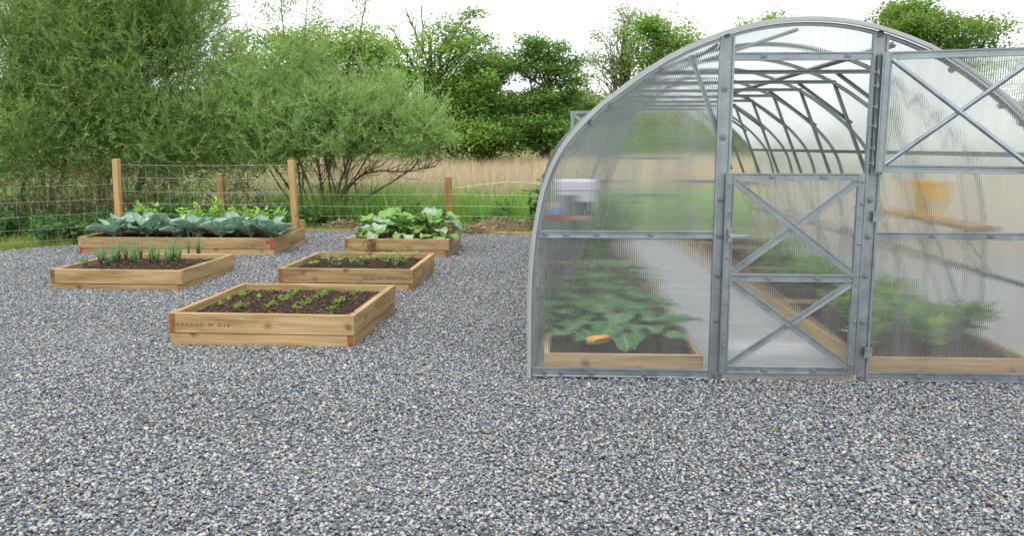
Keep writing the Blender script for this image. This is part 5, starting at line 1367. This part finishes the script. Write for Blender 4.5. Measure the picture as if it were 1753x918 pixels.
PT = PT[~inside(PT[:, 0], PT[:, 1], YARD)]
put("turf", TRF, PT, .6, 1.5, "short patchy yellow green turf along the gravel edge")
w_ = gnd(1324, 741, 0.006)
tag(link("weed", leafy_mesh("weed", M['seedling'], 16, .012, .012, .022, .016, .008, 77, .6, 3), None, w_), "single tiny green weed growing through the open gravel below the door", "weed")
# nettles and docks under the willows
def undergrowth():
    n = 90; r = np.random.default_rng(99); Vs = []; Fs = []; b = 0
    protos = [leafy_mesh("nettle_tuft_%d" % i, M['nettle'], 90, .16, .16, .32, .085, .045, 900 + i, .3, 6) for i in range(4)]
    P = np.concatenate([np.column_stack([r.uniform(-9.8, -6.2, 150), r.uniform(10.6, 13.8, 150)]), np.column_stack([r.uniform(-6.4, -3.6, 40), r.uniform(13.0, 14.6, 40)]), np.column_stack([r.uniform(-3.6, 1.2, 30), r.uniform(13.5, 14.8, 30)])])
    P = P[~inside(P[:, 0], P[:, 1], [(x * 1.0, y + .15) for x, y in YARD])]; n = len(P); s = r.uniform(.7, 1.3, n)
    scatter("undergrowth", protos, np.column_stack([P, np.full(n, -.03)]), np.stack([np.zeros(n), np.zeros(n), r.uniform(0, 6.28, n)], 1), np.stack([s, s, s], 1), r.uniform(0, 1, n), "dark nettles and docks growing along the fence foot")
undergrowth()
shrub("dock_plant", "dark leafy dock plant beside the greenhouse left edge", "plant", (*at(927, 385, 12.9)[:2], 0), .22, .2, .78, 120, .19, .085, 'nettle', 33, 8)
# twiggy thicket in the shade under the left willows
def thicket(label, base, rx, ry, h, n, seed):
    r = random.Random(seed); root = thing("blackthorn_thicket", label, "thicket", base, 0, "thickets under the willows")
    mb = MB(); tips = []
    for i in range(n):
        x, y = r.uniform(-rx, rx), r.uniform(-ry, ry); hh = h * r.uniform(.5, 1.1)
        e = Vector((x + r.gauss(0, .35), y + r.gauss(0, .2), hh)); p = curve_pts((x, y, -.05), e, (r.gauss(0, .08), 0, 0), 5, seed * 1000 + i, .06)
        mb.tube(p, [.010, .008, .007, .005, .004, .002], 4); tips.append(p)
        for k in range(4):
            q = p[r.randrange(2, 6)]; f = q + Vector((r.gauss(0, .22), r.gauss(0, .15), r.uniform(-.05, .28))); mb.tube([q, f], [.004, .0015], 3); tips.append([q, f])
    mb.build("stems", M['twig'], root)
    g = np.random.default_rng(seed); C = np.array([tuple(r.choice(t)) for t in tips for _ in range(5)]); m_ = len(C)
    V, Fc = diamonds(C + g.normal(0, .07, (m_, 3)), g.normal(0, 1, (m_, 3)), g.normal(0, .6, (m_, 3)) + np.array([0, 0, .8]), .07 * g.uniform(.5, 1.2, m_), .026 * g.uniform(.7, 1.3, m_))
    link("leaves", np_mesh("leaves", V, Fc, M['nettle']), root)
thicket("dark twiggy thicket at the far left behind the wire fence", (at(50, 385, 12.4).x, 12.4, 0), 1.3, .4, 1.15, 70, 3)
thicket("dark twiggy thicket just left of the first tall trellis post", (at(150, 385, 12.9).x, 12.9, 0), .8, .4, 1.1, 48, 4)
thicket("brown twiggy thicket behind the trellis net and cabbages", (at(310, 385, 13.9).x, 13.9, 0), 1.4, .35, 1.15, 70, 5)
# soil heaps by the edging
def heap(label, px, py, rx, ry, h, seed):
    c = gnd(px, py, 0); V, Fc = [], []; nr, na = 12, 30
    V.append((0, 0, h))
    for i in range(1, nr + 1):
        for j in range(na):
            a = 6.2832 * j / na; t = i / nr; k = 1 + .25 * mnoise.noise((math.cos(a) * 2, math.sin(a) * 2, seed))
            z = h * (1 - t * t) + .05 * h / .2 * (mnoise.noise((math.cos(a) * t * 5, math.sin(a) * t * 5, seed)) + .7 * mnoise.noise((math.cos(a) * t * 14, math.sin(a) * t * 14, seed))) * (1.4 - t)
            V.append((rx * t * k * math.cos(a), ry * t * k * math.sin(a), z if i < nr else -.05))
    Fc = [(0, 1 + j, 1 + (j + 1) % na) for j in range(na)]
    for i in range(nr - 1):
        for j in range(na): Fc.append((1 + i * na + j, 1 + (i + 1) * na + j, 1 + (i + 1) * na + (j + 1) % na, 1 + i * na + (j + 1) % na))
    root = thing("soil_heap", label, "soil heap", c, 0, "soil heaps beside the gravel")
    link("earth", np_mesh("earth", V, Fc, M['earth'], smooth=True), root)
    r = np.random.default_rng(seed); n = 420; a = r.uniform(0, 6.28, n); t = np.sqrt(r.uniform(0, 1, n)); Cc = np.stack([rx * t * np.cos(a), ry * t * np.sin(a), h * (1 - t * t) + .03], 1)
    Vd, Fd = diamonds(Cc, r.normal(0, 1, (n, 3)) * np.array([1, 1, .4]), r.normal(0, .5, (n, 3)) + np.array([0, 0, 1.]), .11 * r.uniform(.4, 1.2, n), .012 * r.uniform(.7, 1.6, n))
    link("dead_grass", np_mesh("dead_grass", Vd, Fd, M['hay']), root)["kind"] = "stuff"
heap("larger brown heap of dug turf and soil left of the greenhouse", 862, 393, .62, .30, .15, 3)
heap("low dark soil heap just behind the right back bed", 808, 398, .38, .2, .07, 4)
heap("small brown soil heap touching the greenhouse side", 908, 392, .20, .13, .09, 5)
heap("flat bare soil patch near the back edging board behind the beds", 590, 391, .35, .16, .08, 6)
